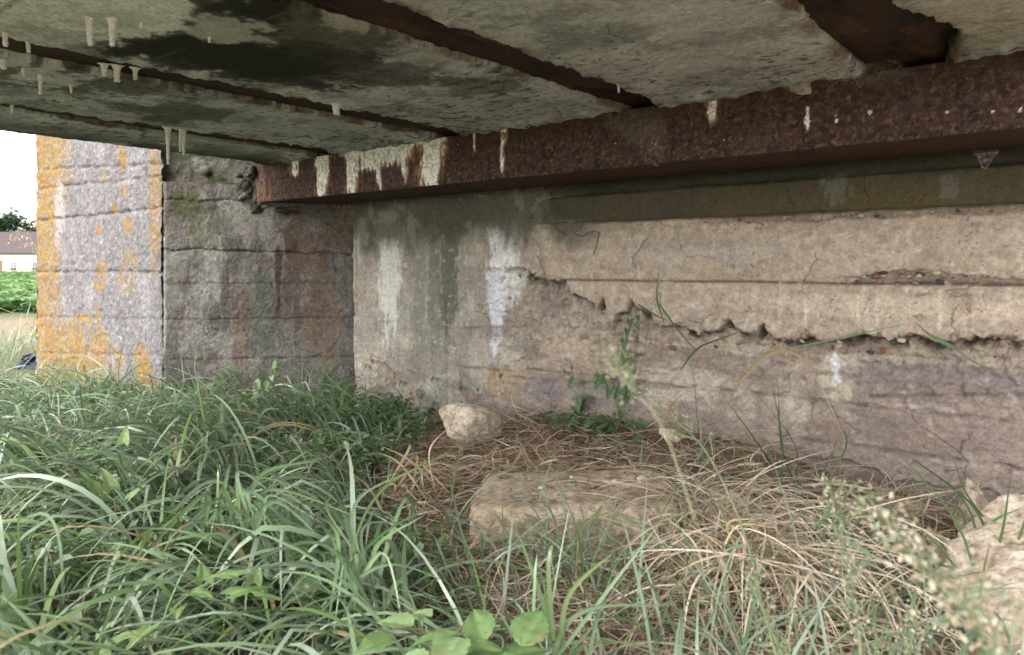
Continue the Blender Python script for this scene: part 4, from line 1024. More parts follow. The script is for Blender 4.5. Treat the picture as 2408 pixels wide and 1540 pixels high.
straw(700, polyT, 0.06, 'broad dry curled grass leaves strewn on the straw', (0.08, 0.2), (0.004, 0.009))

# ================================================================== LEAVES AND PLANTS
def leaf_mesh(kind, col, seed, nl=14, nw=4):
    rs = np.random.default_rng(seed)
    s = np.linspace(0, 1, nl + 1); t = np.linspace(-1, 1, 2 * nw + 1)
    if kind == 'ovate': hw = 0.36 * np.sin(np.pi * s ** 0.75) ** 0.8 * (1 - 0.2 * s)
    elif kind == 'heart': hw = 0.44 * np.sqrt(np.clip(1 - s, 0, 1)) * (1 - 0.35 * s) * np.minimum(1, 0.62 + 3 * s)
    elif kind == 'arrow': hw = 0.30 * (1 - s) ** 0.7 * np.minimum(1, 0.7 + 3 * s)
    else: hw = 0.10 * np.sin(np.pi * s ** 0.8) ** 0.8
    hw[-1] = 0.003
    S, T_ = np.meshgrid(s, t, indexing='ij')
    ser = 1 + (0.07 * np.where(np.arange(nl + 1) % 2, 1, -1) if kind == 'ovate' else 0 * s)
    x = T_ * (hw * ser)[:, None]
    y = S.copy()
    if kind in ('heart', 'arrow'): y = y - (0.22 if kind == 'heart' else 0.30) * np.abs(T_) ** 1.3 * (1 - S) ** 4
    zz = 0.28 * np.abs(T_) * hw[:, None] - rs.uniform(0.05, 0.5) * S ** 2 * 0.6 + 0.05 * fbm(S * 3 + seed, T_ * 1.5, seed, 2) * np.abs(T_)
    C = np.ones(S.shape + (3,)) * np.array(col)
    C = mix(C, np.array(col) * 1.45 + 0.02, np.exp(-(T_ / 0.18) ** 2) * 0.7)
    vein = np.cos((S - 0.35 * np.abs(T_) * hw[:, None] * 2) * 2 * np.pi * 6.0)
    C = mix(C, np.array(col) * 1.3 + 0.015, 0.55 * sst(0.75, 1.0, vein)); zz = zz + 0.012 * vein * np.abs(T_) * hw[:, None] * 2
    C = mix(C, np.array(col) * 0.65, 0.6 * sst(0.1, 0.4, fbm(S * 5, T_ * 2, seed + 4, 3)))
    C = mix(C, (0.30, 0.22, 0.10), 0.8 * sst(0.42, 0.5, fbm(S * 4 + 3, T_ * 2, seed + 6, 3)))
    return mesh_np('leaf', np.stack([x, y, zz], -1), grid_faces(*S.shape), C)
def leafset(kind, cols, n=3):
    out = []
    for i, c in enumerate(cols):
        for j in range(n):
            me = leaf_mesh(kind, c, 600 + 31 * i + j + len(kind)); me.materials.append(M_LEAF); out.append(me)
    return out
L_IVY = leafset('heart', [(0.050, 0.105, 0.038), (0.075, 0.135, 0.048)])
L_BIND = leafset('arrow', [(0.15, 0.235, 0.085), (0.20, 0.28, 0.12)])
L_BRAM = leafset('ovate', [(0.14, 0.23, 0.085), (0.19, 0.275, 0.125)])
L_DARK = leafset('ovate', [(0.05, 0.10, 0.032), (0.075, 0.135, 0.045)])
L_DRY = leafset('ovate', [(0.20, 0.10, 0.045), (0.28, 0.16, 0.08)], 2)
L_LANCE = leafset('lance', [(0.12, 0.185, 0.10), (0.17, 0.23, 0.14)])
def put_leaf(parent, pool, pos, size, az=None, pitch=None, roll=None, name='leaf'):
    o = bpy.data.objects.new(name, random.choice(pool)); COL.objects.link(o)
    o.parent = parent; o.location = Vector(W(pos)) - parent.location
    o.rotation_euler = Euler((random.uniform(-0.6, 0.5) if pitch is None else pitch, random.uniform(-0.6, 0.6) if roll is None else roll,
                              random.uniform(0, 6.28) if az is None else az), 'YXZ')
    size *= 0.85; o.scale = (size * random.uniform(.85, 1.15), size, size)
    return o
FACE = YAW          # leaves on the wall look at the open side
def wall_leaf(parent, pool, x, y, wpx, off=0.03):
    q = onY(x, y, YW - off - random.uniform(0, 0.03)); sz = wpx * (q @ FWD) / FPX
    # hanging leaf: tip down and outwards, face outwards
    o = put_leaf(parent, pool, q, sz, az=math.pi + random.uniform(-0.5, 0.5), pitch=R(-65) + random.uniform(-0.35, 0.35), roll=random.uniform(-0.6, 0.6))
    o.rotation_euler = Euler((R(-65) + random.uniform(-0.4, 0.4), random.uniform(-0.7, 0.7), math.pi + random.uniform(-0.6, 0.6)), 'YXZ')
    return o
def vine_stem(parent, pts, r, col, m=M_LEAF, n=30, wob=0.006, seed=0):
    q = smooth_path(pts, n); q = q + wob * np.stack([fbm(np.arange(n) * 0.5, np.zeros(n) + i, seed + i, 2) for i in range(3)], -1)
    link('stem', tube('stem', W(q), r, r * 0.6, col, 5), m, parent)
    return q
# green creeper climbing the wall in the middle
v = empty('creeper', W(onY(1470, 1030, YW - 0.05)), 'dark green creeper with heart-shaped leaves climbing the spalled wall', 'vine')
vine_stem(v, [onY(x, y, YW - 0.03) for x, y in [(1450, 1045), (1462, 985), (1470, 930), (1480, 870), (1470, 810), (1480, 770), (1496, 742)]], 0.0022, (0.10, 0.13, 0.05), seed=1)
vine_stem(v, [onY(x, y, YW - 0.035) for x, y in [(1465, 960), (1430, 905), (1410, 880)]], 0.0016, (0.12, 0.10, 0.05), n=14, seed=2)
vine_stem(v, [onY(x, y, YW - 0.035) for x, y in [(1452, 1010), (1400, 985), (1365, 950), (1348, 895), (1345, 860), (1358, 845)]], 0.0014, (0.13, 0.15, 0.06), n=20, seed=3)
for x, y, s in [(1482, 752, 20), (1496, 760, 16), (1476, 775, 18), (1470, 800, 24), (1478, 822, 18), (1470, 842, 26), (1483, 866, 32), (1472, 884, 30), (1490, 905, 28), (1466, 905, 26),
                (1412, 882, 34), (1426, 890, 24), (1352, 892, 26), (1438, 912, 30), (1462, 915, 32), (1362, 935, 34), (1380, 932, 30), (1352, 955, 28), (1370, 960, 26), (1396, 972, 24),
                (1448, 972, 30), (1460, 955, 22), (1355, 972, 20), (1500, 742, 14), (1346, 860, 16), (1486, 845, 18), (1476, 935, 22), (1455, 935, 22)]:
    wall_leaf(v, L_IVY, x, y, s * 1.3)
c2 = empty('creeper', W(onY(1390, 1050, YW - 0.15)), 'low clump of dark creeper leaves spreading at the wall foot', 'vine')
vine_stem(c2, [onY(x, y, YW - 0.12) for x, y in [(1290, 1045), (1340, 1030), (1400, 1035), (1470, 1020)]], 0.002, (0.10, 0.12, 0.05), n=20, seed=4)
for i in range(80):
    x = random.gauss(1390, 62); y = random.gauss(1022, 17) + (12 if x < 1330 else 0)
    q = onY(x, y, YW - random.uniform(0.06, 0.22)); q[2] = max(q[2], ground_h(q[0], q[1]) + 0.012)
    q[2] += 0.03; put_leaf(c2, L_IVY, q, random.uniform(0.035, 0.075), az=math.pi + YAW + random.gauss(0, 1.0), pitch=random.uniform(-0.9, -0.1))
dk = empty('dock_plant', W(onY(1240, 1020, YW - 0.12)), 'broad dark dock leaf folded against the wall beside the pale rubble lump', 'plant')
for x, y, s, az, pi_ in [(1215, 985, 0.12, -0.7, 0.3), (1238, 1005, 0.16, -1.35, 0.15), (1250, 1000, 0.13, -1.9, 0.1), (1225, 1012, 0.10, 0.4, 0.3)]:
    q = onY(x, y, YW - 0.12); put_leaf(dk, L_DARK, q, s, az=az + YAW - 0.2, pitch=pi_, roll=random.uniform(-0.5, 0.5))
# withered climber on the left of the wall
v = empty('withered_climber', W(onY(900, 950, YW - 0.03)), 'withered thin climber with brown leaf scraps on the wall near the inner corner', 'vine')
for i, pts in enumerate([[(845, 780), (850, 810), (875, 835), (905, 850), (890, 880), (860, 930)], [(840, 800), (862, 826), (900, 845)], [(900, 850), (880, 890), (905, 930), (900, 950)],
                         [(960, 870), (990, 880), (1040, 900), (1070, 935), (1050, 960)], [(880, 940), (930, 890), (960, 870), (1010, 905), (1030, 940)], [(1085, 950), (1085, 900), (1100, 850), (1130, 840), (1145, 850)],
                         [(1180, 835), (1170, 860), (1180, 900), (1200, 935), (1185, 960)], [(1120, 945), (1150, 890), (1190, 855)], [(860, 930), (930, 925), (1000, 940)], [(850, 860), (870, 845), (910, 860), (930, 880)]]):
    vine_stem(v, [onY(x, y, YW - 0.018) for x, y in pts], 0.0011, random.choice([(0.09, 0.11, 0.045), (0.12, 0.10, 0.05), (0.10, 0.12, 0.06)]), n=26, wob=0.012, seed=20 + i * 3)
for i in range(70):
    x = random.choice([random.gauss(890, 28), random.gauss(960, 60), random.gauss(1120, 40)]); y = random.gauss(890 if x < 930 else 925, 28)
    wall_leaf(v, L_DRY if random.random() < 0.75 else L_IVY, x, min(y, 965), random.uniform(8, 18), 0.015)
v = empty('tendril', W(onY(1250, 700, YW - 0.02)), 'thin green tendril trailing down past the white lime streak', 'vine')
vine_stem(v, [onY(x, y, YW - 0.018) for x, y in [(1240, 545), (1268, 580), (1272, 620), (1255, 650), (1218, 672), (1210, 710), (1222, 750), (1225, 790), (1180, 830), (1165, 850), (1175, 890)]], 0.0011, (0.12, 0.15, 0.07), n=60, seed=60)
for x, y in [(1250, 655), (1222, 645), (1262, 640), (1180, 880), (1185, 895), (1205, 915)]: wall_leaf(v, L_IVY, x, y, 15, 0.015)
v = empty('tendril', W(onY(1700, 1000, YW - 0.02)), 'thin dry root hanging from the wall top right of the lime streak', 'vine')
for pts, r in [([(1345, 545), (1365, 555), (1390, 545), (1408, 548), (1402, 575), (1395, 600)], 0.0028), ([(1262, 600), (1280, 640), (1275, 668)], 0.0018), ([(1520, 560), (1500, 590), (1488, 610), (1498, 640), (1480, 665)], 0.0014), ([(1330, 610), (1345, 608), (1365, 625)], 0.0012)]:
    vine_stem(v, [onY(x, y, YW - 0.010) for x, y in pts], r, (0.12, 0.09, 0.065), n=20, wob=0.006, seed=int(r * 1e5))
# soft-leaved weed at the foot of the wing wall
v = empty('broadleaf_weed', W(atd(640, 900, 4.0)), 'bright green wilting broadleaf weed against the shaded wing wall', 'plant')
vine_stem(v, [atd(x, y, 4.0) for x, y in [(625, 925), (632, 895), (645, 872), (655, 850)]], 0.003, (0.14, 0.20, 0.07), seed=70)
for x, y, s in [(650, 845, .09), (655, 865, .08), (610, 878, .08), (605, 890, .09), (625, 895, .07), (640, 880, .06), (615, 905, .07), (648, 858, .06)]:
    o = put_leaf(v, L_BRAM, atd(x, y, 4.0 - random.uniform(0, 0.08)), s, az=math.pi + YAW + random.uniform(-1, 1), pitch=R(-55), roll=random.uniform(-.6, .6))
v = empty('broadleaf_weed', W(atd(540, 900, 3.9)), 'small bright weed beside the wing wall, nearer the pier corner', 'plant')
vine_stem(v, [atd(x, y, 3.9) for x, y in [(535, 935), (540, 905), (548, 875)]], 0.0025, (0.16, 0.22, 0.08), seed=71)
for x, y, s in [(530, 862, .07), (545, 875, .07), (520, 885, .08), (548, 890, .06), (510, 880, .06), (500, 900, .08)]:
    put_leaf(v, L_BRAM, atd(x, y, 3.9 - random.uniform(0, 0.1)), s, pitch=R(-20))
# bramble in the near foreground
v = empty('bramble', W(atd(1050, 1700, 1.15)), 'bramble with large toothed leaves at the bottom centre edge', 'plant')
vine_stem(v, [atd(x, y, 1.15) for x, y in [(1060, 1700), (1040, 1590), (1010, 1500), (985, 1445)]], 0.0025, (0.16, 0.22, 0.10), seed=72)
vine_stem(v, [atd(x, y, 1.15) for x, y in [(1060, 1700), (1110, 1580), (1130, 1500), (1180, 1470)]], 0.0025, (0.16, 0.22, 0.10), seed=73)
for x, y, s, az in [(972, 1452, .075, 1.2), (968, 1500, .095, -1.5), (925, 1480, .085, 2.4), (1076, 1478, .095, 2.9), (1140, 1490, .10, 0.2), (1225, 1498, .095, -0.4), (1064, 1520, .09, -1.8),
                    (940, 1535, .09, -2.2), (1180, 1530, .09, -1.2), (1015, 1430, .05, 0.9), (1000, 1540, .09, -0.6), (1120, 1545, .08, -1.7)]:
    put_leaf(v, L_BRAM, atd(x, y + 20, 1.15 + random.uniform(-.08, .08)), s, az=az + YAW, pitch=random.uniform(-0.1, 0.45), roll=random.uniform(-.4, .4))
# trailing bindweed in the left grass
v = empty('bindweed', W(atd(480, 1500, 1.35)), 'trailing bindweed with arrow-shaped leaves over the grass, lower left', 'vine')
vine_stem(v, [atd(x, y, 1.38) for x, y in [(250, 1520), (300, 1470), (360, 1475), (420, 1420), (480, 1375), (545, 1360), (600, 1370)]], 0.0016, (0.17, 0.24, 0.10), n=40, seed=74)
for x, y, s, az in [(447, 1395, .085, -2.2), (481, 1365, .075, 0.5), (543, 1400, .085, -1.3), (597, 1371, .07, 0.2), (354, 1475, .075, 2.9), (385, 1478, .07, 0.1), (270, 1515, .09, -1.0), (235, 1530, .08, -2.4),
                    (560, 1355, .06, 1.4), (600, 1400, .06, -1.5), (420, 1430, .06, -2.8), (330, 1500, .06, -0.5)]:
    put_leaf(v, L_BIND, atd(x, y, 1.36 + random.uniform(-.06, .03)), s, az=az + YAW, pitch=random.uniform(-0.2, 0.5), roll=random.uniform(-.4, .4))
v = empty('bindweed', W(atd(240, 1200, 1.95)), 'pair of bright upright bindweed leaves above the grass on the left', 'vine')
vine_stem(v, [atd(x, y, 1.95) for x, y in [(300, 1230), (270, 1180), (240, 1150), (228, 1120)]], 0.0016, (0.2, 0.27, 0.10), seed=75)
for x, y, s, az in [(232, 1160, .09, 1.3), (262, 1145, .075, 1.0), (290, 1040, .06, 0.2), (305, 1170, .06, -1.0), (330, 1150, .05, 2.0)]:
    put_leaf(v, L_BIND, atd(x, y, 1.95), s, az=az + YAW, pitch=R(50), roll=random.uniform(-.3, .3))
v = empty('nettle_plant', W(atd(560, 1400, 1.6)), 'dark nettle leaves half hidden beneath the drooping grass', 'plant')
for i in range(34):
    x = random.uniform(380, 860); y = random.uniform(1230, 1480); d = 1.75 - (y - 1250) * 0.0012
    put_leaf(v, L_DARK, atd(x, y, d), random.uniform(.06, .11), pitch=random.uniform(-.3, .4))
# small-leaved ground cover
def leaf_cloud(name, pts, size, cols, label):
    n = len(pts); tri = []
    az = rng.uniform(0, 6.28, n); pit = rng.uniform(-0.7, 0.7, n); rl = rng.uniform(-0.6, 0.6, n)
    d = np.stack([np.cos(az) * np.cos(pit), np.sin(az) * np.cos(pit), np.sin(pit)], -1)
    sd = np.stack([-np.sin(az) * np.cos(rl), np.cos(az) * np.cos(rl), np.sin(rl)], -1)
    s = size[:, None]
    up_ = np.cross(d, sd)
    V_ = np.stack([pts, pts + d * s * 0.35 - sd * s * 0.3 + up_ * s * .06, pts + d * s * 0.7 - sd * s * 0.22 + up_ * s * .02, pts + d * s - up_ * s * .12, pts + d * s * 0.7 + sd * s * 0.22 + up_ * s * .02, pts + d * s * 0.35 + sd * s * 0.3 + up_ * s * .06], 1)
    i = np.arange(n * 6).reshape(n, 6)
    F = np.concatenate([i[:, [0, 1, 2]], i[:, [0, 2, 3]], i[:, [0, 3, 4]], i[:, [0, 4, 5]]])
    me = mesh_np(name, W(V_.reshape(-1, 3)), F, np.repeat(cols, 6, 0), False)
    return tag(link(name, me, M_LEAF), label, 'plants', kind='stuff')
def cover(poly, n, hmax, label, smin=.018, smax=.045, dark=1.0):
    P = scatter(poly, n); P = P[keep_out(P) & (P @ FWD[:2] > .7)]; n = len(P)
    clump = np.clip(0.55 + 0.9 * fbm(P[:, 0] * 3, P[:, 1] * 3, 540, 3), 0.1, 1)
    pts = np.c_[P, ground_h(P[:, 0], P[:, 1]) + 0.01 + rng.random(n) ** 0.7 * hmax * clump]
    base = np.array([[0.10, 0.175, 0.06], [0.15, 0.225, 0.105], [0.21, 0.28, 0.155], [0.13, 0.19, 0.11]])
    return leaf_cloud('ground_cover', pts, rng.uniform(smin, smax, n), base[rng.choice(4, n)] * rng.uniform(.8, 1.2, (n, 1)) * dark, label)
cover(gpoly([(560, 955), (860, 955), (1030, 1020), (1010, 1060), (880, 1140), (780, 1150), (600, 1060)]), 5200, 0.15, 'small-leaved green weeds between the grass and the pale rubble lump')
cover(polyL, 6500, 0.20, 'small weed leaves scattered through the long grass', .02, .05)
cover(gpoly([(850, 930), (1150, 965), (1200, 985), (1000, 1000)]), 700, 0.05, 'low weeds and dead leaves along the wall foot in the inner corner', .015, .035, 0.8)

# ------------------------------------------------------------------ single stalks and blades
def blade_obj(name, pts, wdt, col, parent, m=M_GRASS, n=18, up=None):
    q = smooth_path(pts, n); s = np.linspace(0, 1, n)
    tan_ = np.gradient(q, axis=0); tan_ /= np.linalg.norm(tan_, axis=1)[:, None]
    view = q / np.linalg.norm(q, axis=1)[:, None]
    side = np.cross(tan_, view * 0.8 + np.array([0.3, 0.1, 0.55])); side /= np.linalg.norm(side, axis=1)[:, None]
    hw = wdt / 2 * np.minimum(1, 0.4 + 2 * s) * (1 - s ** 2.5) + 0.0002
    nrm = np.cross(side, tan_)
    V_ = np.stack([q - side * hw[:, None], q + nrm * hw[:, None] * 0.35, q + side * hw[:, None]], 1)
    C = np.ones((n * 3, 3)) * np.array(col); C = C * (0.9 + 0.2 * np.tile([0, 1, 0], n))[:, None]
    return link(name, mesh_np(name, W(V_.reshape(-1, 3)), grid_faces(n, 3), C), m, parent)
def stalk(label, stem, blades, r=0.0016, col=(0.15, 0.22, 0.10), name='grass_stalk', cat='grass stalk', m=M_GRASS):
    e = empty(name, W(atd(*stem[0])), label, cat)
    link('stem', tube('stem', W(smooth_path([atd(*q) for q in stem], 30)), r, r * 0.6, col, 5), m, e)
    for b in blades:
        pts, wd, c = b
        blade_obj('blade', [atd(*q) for q in pts], wd, c, e, M_STRAW if c[0] > c[1] else M_GRASS)
    return e
GR = (0.16, 0.235, 0.125); DG = (0.065, 0.115, 0.05); TN = (0.44, 0.31, 0.20)
stalk('long pale green grass stalk with a sharp bend, arching across the right of the wall',
      [(1500, 1330, 2.0), (1560, 1200, 1.95), (1640, 1075, 1.85), (1720, 935, 1.75), (1788, 832, 1.7), (1800, 822, 1.69)],
      [([(1788, 832, 1.7), (1950, 800, 1.65), (2080, 772, 1.6), (2150, 757, 1.58)], 0.004, GR), ([(2150, 756, 1.58), (2190, 790, 1.5), (2240, 815, 1.45), (2290, 850, 1.35), (2370, 885, 1.2)], 0.012, (0.13, 0.21, 0.11)),
       ([(1735, 905, 1.74), (1790, 845, 1.6), (1840, 825, 1.5), (1890, 845, 1.4), (1930, 910, 1.3), (1965, 985, 1.2), (1985, 1030, 1.15)], 0.012, (0.34, 0.27, 0.17))])
stalk('dark green grass tuft with crossing blades before the spalled edge of the wall',
      [(1660, 1060, 2.6), (1640, 985, 2.6), (1625, 860, 2.6), (1560, 735, 2.6), (1545, 640, 2.6)],
      [([(1562, 760, 2.6), (1545, 700, 2.6), (1550, 632, 2.6)], 0.008, DG), ([(1500, 715, 2.6), (1530, 735, 2.6), (1570, 755, 2.6)], 0.010, DG), ([(1540, 700, 2.6), (1590, 770, 2.55), (1650, 840, 2.5)], 0.009, DG),
       ([(1600, 870, 2.55), (1640, 820, 2.5), (1700, 795, 2.5), (1740, 780, 2.45)], 0.008, DG)], r=0.0013, col=DG)
def tuft(label, base, tips, wd, col, d0, spread=70, extra=1):
    e = empty('grass_tuft', W(atd(base[0], base[1], d0)), label, 'grass tuft')
    for (mx_, my_), (tx, ty) in tips:
        for r_ in range(1 + extra):
            k = 1.0 if r_ == 0 else random.uniform(0.55, 1.0)
            bx = base[0] + random.gauss(0, spread) + 0.25 * (mx_ - base[0]); by = base[1] + random.uniform(-5, 40)
            jx, jy = (random.gauss(0, 28), random.gauss(0, 22)) if r_ else (0, 0)
            m2 = (bx + (mx_ - bx) * k + jx, by + (my_ - by) * k + jy); t2_ = (bx + (tx - bx) * k + 1.8 * jx, by + (ty - by) * k + 1.8 * jy)
            dd_ = d0 + random.uniform(-.07, .07)
            blade_obj('blade', [atd(bx, by, dd_), atd(*m2, dd_ - 0.03), atd(*t2_, dd_ - 0.06 + random.uniform(-.1, .1))], wd * random.uniform(.45, 1.15), np.array(col) * random.uniform(.55, 1.25) * np.array([random.uniform(.85, 1.1), 1, random.uniform(.75, 1.15)]), e, M_STRAW if col[0] > col[1] else M_GRASS)
tuft('sparse dark grass tuft leaning over the lower wall right of the creeper', (1880, 1150), [((1780, 1040), (1700, 930)), ((1820, 1060), (1720, 940)), ((1790, 1080), (1690, 1010)), ((1840, 1040), (1815, 900)), ((1840, 1060), (1830, 905)), ((1870, 1050), (1770, 915)), ((1950, 1080), (1975, 1010)), ((1990, 1050), (1972, 990))], 0.007, DG, 2.5, 25, 0)
tuft('tall green grass tuft before the low brown stone', (1960, 1330), [((1900, 1250), (1900, 1150)), ((1930, 1200), (1960, 1120)), ((1990, 1250), (2060, 1180)), ((1950, 1200), (2010, 1100)), ((2000, 1220), (2140, 1210)), ((1920, 1280), (1850, 1330)), ((2020, 1180), (2180, 1150))], 0.009, (0.12, 0.20, 0.085), 2.0)
tuft('arching grass tuft in front of the boulder and upright stone', (2330, 1420), [((2250, 1230), (2080, 1030)), ((2280, 1200), (2090, 1040)), ((2220, 1300), (2120, 1200)), ((2330, 1250), (2408, 1190)), ((2300, 1200), (2240, 1080)), ((2380, 1300), (2430, 1150)), ((2250, 1340), (2120, 1330)), ((2200, 1380), (2040, 1360))], 0.008, (0.12, 0.20, 0.085), 1.75)
tuft('thin brown dry stalks standing by the wall foot', (1600, 1020), [((1570, 930), (1560, 860)), ((1590, 940), (1585, 880)), ((1620, 960), (1700, 900)), ((1590, 960), (1520, 1010)), ((1575, 960), (1690, 870))], 0.0028, (0.26, 0.15, 0.08), 2.75, 20, 0)
tuft('thin reddish dry stalks in front of the lower wall, under the bent stalk', (2000, 1130), [((1960, 1050), (1940, 880)), ((1975, 1040), (1985, 900)), ((1990, 1060), (1820, 1010)), ((1960, 1080), (1930, 950))], 0.0028, (0.27, 0.155, 0.08), 2.5, 20, 0)
tuft('tall light grass tuft at the corner of the wing wall', (470, 960), [((460, 880), (470, 790)), ((480, 890), (500, 850)), ((440, 900), (380, 860)), ((520, 900), (560, 870)), ((455, 900), (430, 830)), ((500, 900), (545, 860))], 0.008, (0.17, 0.25, 0.12), 3.6)
tuft('tall grass blades standing before the lichened end face', (270, 945), [((280, 860), (300, 770)), ((265, 870), (262, 820)), ((300, 880), (340, 850)), ((240, 890), (200, 850)), ((320, 890), (300, 780)), ((180, 900), (150, 860))], 0.009, (0.15, 0.23, 0.10), 4.4)
tuft('grass tuft rising at the foot of the wing wall near the inner corner', (740, 960), [((740, 880), (760, 830)), ((780, 880), (850, 820)), ((700, 890), (650, 850)), ((760, 870), (830, 850)), ((730, 890), (700, 850)), ((790, 900), (870, 880))], 0.008, (0.14, 0.22, 0.09), 3.5)
tuft('broad pale grass blades arching at the bottom centre', (1280, 1640), [((1330, 1420), (1450, 1290)), ((1280, 1380), (1230, 1300)), ((1350, 1450), (1600, 1420)), ((1380, 1500), (1720, 1600)), ((1200, 1480), (1020, 1420)), ((1290, 1330), (1330, 1250)), ((1420, 1400), (1560, 1220)), ((1180, 1500), (960, 1500))], 0.010, (0.18, 0.26, 0.14), 1.35)
tuft('broad grass tuft drooping to both sides in the left foreground', (540, 1240), [((535, 1110), (545, 1090)), ((500, 1130), (330, 1290)), ((560, 1110), (690, 1200)), ((470, 1170), (250, 1400)), ((610, 1120), (760, 1080)), ((650, 1180), (820, 1330)), ((480, 1200), (300, 1450)), ((560, 1130), (640, 1330)), ((440, 1200), (180, 1420)), ((600, 1180), (740, 1400)), ((520, 1150), (480, 1350)), ((640, 1150), (880, 1230))], 0.012, (0.19, 0.27, 0.145), 1.75)
tuft('long green blades arching over at the right of the left grass', (820, 1460), [((790, 1250), (640, 1190)), ((850, 1250), (970, 1230)), ((760, 1280), (560, 1330)), ((900, 1330), (1080, 1380)), ((780, 1220), (780, 1160)), ((870, 1280), (1010, 1190)), ((740, 1330), (600, 1500)), ((830, 1200), (1000, 1090)), ((840, 1300), (830, 1540)), ((900, 1300), (960, 1540))], 0.011, (0.19, 0.27, 0.145), 1.55)
tuft('curled dry tan grass leaves beside the broken slab', (1000, 1140), [((960, 1080), (900, 1050)), ((980, 1070), (940, 1110)), ((1010, 1060), (1060, 1000)), ((960, 1100), (890, 1130)), ((1020, 1090), (1080, 1110)), ((990, 1100), (1000, 1170)), ((940, 1090), (880, 1060))], 0.011, (0.47, 0.36, 0.25), 2.6)
tuft('curled brown grass leaves between the pale lump and the creeper', (1240, 1100), [((1230, 1050), (1200, 1030)), ((1260, 1060), (1290, 1040)), ((1215, 1060), (1150, 1080)), ((1250, 1075), (1235, 1110)), ((1270, 1080), (1350, 1070))], 0.012, (0.40, 0.29, 0.19), 2.9)
tuft('pale dry broad grass leaves trailing over the straw heap', (1760, 1420), [((1640, 1290), (1560, 1210)), ((1700, 1340), (1640, 1230)), ((1760, 1290), (1600, 1180)), ((1650, 1400), (1540, 1380)), ((1800, 1250), (1720, 1190)), ((1740, 1430), (1580, 1440)), ((1700, 1290), (1600, 1220)), ((1720, 1250), (1830, 1240))], 0.009, (0.58, 0.46, 0.33), 1.7)
e = link('dry_twig', tube('dry_twig', W(smooth_path([atd(1885, 1142, 2.5), atd(1960, 1138, 2.47), atd(2050, 1150, 2.44)], 12)), 0.006, 0.0045, (0.42, 0.36, 0.29), 7, 0.2), M_STRAW)
tag(e, 'short pale dry twig lying against the wall foot', 'twig')

# ------------------------------------------------------------------ flowering weeds, right foreground
M_BUD = leaf_mat('flower_bud', 0.3, 0.7, 0.2)
def bud_cluster(parent, base, dirv, L, nb, bs, rs):
    Vs, Fs, Cs = [], [], []; k = 0
    ph = np.linspace(0, 2 * math.pi, 6, endpoint=False)
    end = base + dirv * L
    tb = smooth_path([base, base + dirv * L * 0.5 + np.array([0, 0, 0.01]), end], 6)
    for i in range(nb):
        f = rs.uniform(0.1, 1.0); c = base + (end - base) * f + rs.normal(0, 0.006 + 0.004 * (1 - f), 3)
        ax = dirv * 0.6 + rs.normal(0, 0.6, 3) + np.array([0, 0, -0.2]); ax /= np.linalg.norm(ax)
        a = np.cross(ax, [0.3, 0.5, 0.8]); a /= np.linalg.norm(a); b = np.cross(ax, a)
        s = bs * rs.uniform(0.45, 1.05)
        col = np.array([[0.42, 0.40, 0.30], [0.50, 0.45, 0.35], [0.26, 0.29, 0.18], [0.38, 0.29, 0.20]][rs.integers(4)])
        rings = [(0, 0.25), (0.35, 0.75), (0.8, 0.8), (1.35, 0.5), (1.5, 0.05)]
        for z_, r_ in rings:
            Vs.append(c + ax * s * z_ + (np.cos(ph)[:, None] * a + np.sin(ph)[:, None] * b) * s * r_ * 0.48)
            Cs.append(np.tile(col * (1.0 if z_ < 1.2 else 0.7), (6, 1)))
        i0 = k + np.arange(30).reshape(5, 6); j0 = np.roll(i0, -1, 1)
        Fs.append(np.stack([i0[:-1], j0[:-1], j0[1:], i0[1:]], -1).reshape(-1, 4)); k += 30
    me = mesh_np('flower_spray', W(np.concatenate(Vs)), np.concatenate(Fs), np.concatenate(Cs))
    o = link('flower_spray', me, M_BUD, parent)
    link('stem', tube('stem', W(tb), 0.0009, 0.0005, (0.22, 0.26, 0.14), 4), M_LEAF, o)
    o['kind'] = 'stuff'
    return o
def weed(label, path, f0, f1, nsp, nb, bs, Lr, seed, leaves=10, lsize=.05, rstem=.0022):
    rs = np.random.default_rng(seed)
    e = empty('flowering_weed', W(atd(*path[0])), label, 'plant')
    q = smooth_path([atd(*p_) for p_ in path], 40)
    link('stem', tube('stem', W(q), rstem, rstem * .45, (0.20, 0.24, 0.13), 6), M_LEAF, e)
    for i in range(nsp):
        f = f0 + (f1 - f0) * (i + rs.random()) / nsp; b = q[min(39, int(f * 39))]
        d = rs.normal(0, 1, 3); d[2] = abs(d[2]) * 0.9 + 0.3; tn = q[min(39, int(f * 39) + 1)] - q[max(0, int(f * 39) - 1)]
        d = d / np.linalg.norm(d) + 0.9 * tn / (np.linalg.norm(tn) + 1e-9); d /= np.linalg.norm(d)
        bud_cluster(e, b, d, rs.uniform(*Lr) * (1.15 - 0.6 * (f - f0) / (f1 - f0 + 1e-6)), nb, bs, rs)
    for i in range(leaves):
        f = rs.uniform(0.05, 0.95); b = q[int(f * 39)]
        put_leaf(e, L_LANCE, b, lsize * rs.uniform(.6, 1.3), pitch=rs.uniform(-.8, .6))
    return e
weed('slender flowering weed leaning left across the broken slab, right of centre', [(1850, 1640, 1.10), (1800, 1450, 1.12), (1745, 1240, 1.15), (1665, 1070, 1.18), (1590, 990, 1.2), (1510, 930, 1.22)], 0.55, 1.0, 8, 5, .0042, (.02, .05), 700, 26, .035, .0018)
weed('pale flowering weed standing upright, left one of the blurred pair at lower right', [(2060, 1800, 0.95), (2030, 1600, 0.96), (2010, 1400, 0.98), (1975, 1240, 1.0), (1965, 1185, 1.0)], 0.35, 1.0, 26, 11, .0048, (.03, .09), 701, 16, .05)
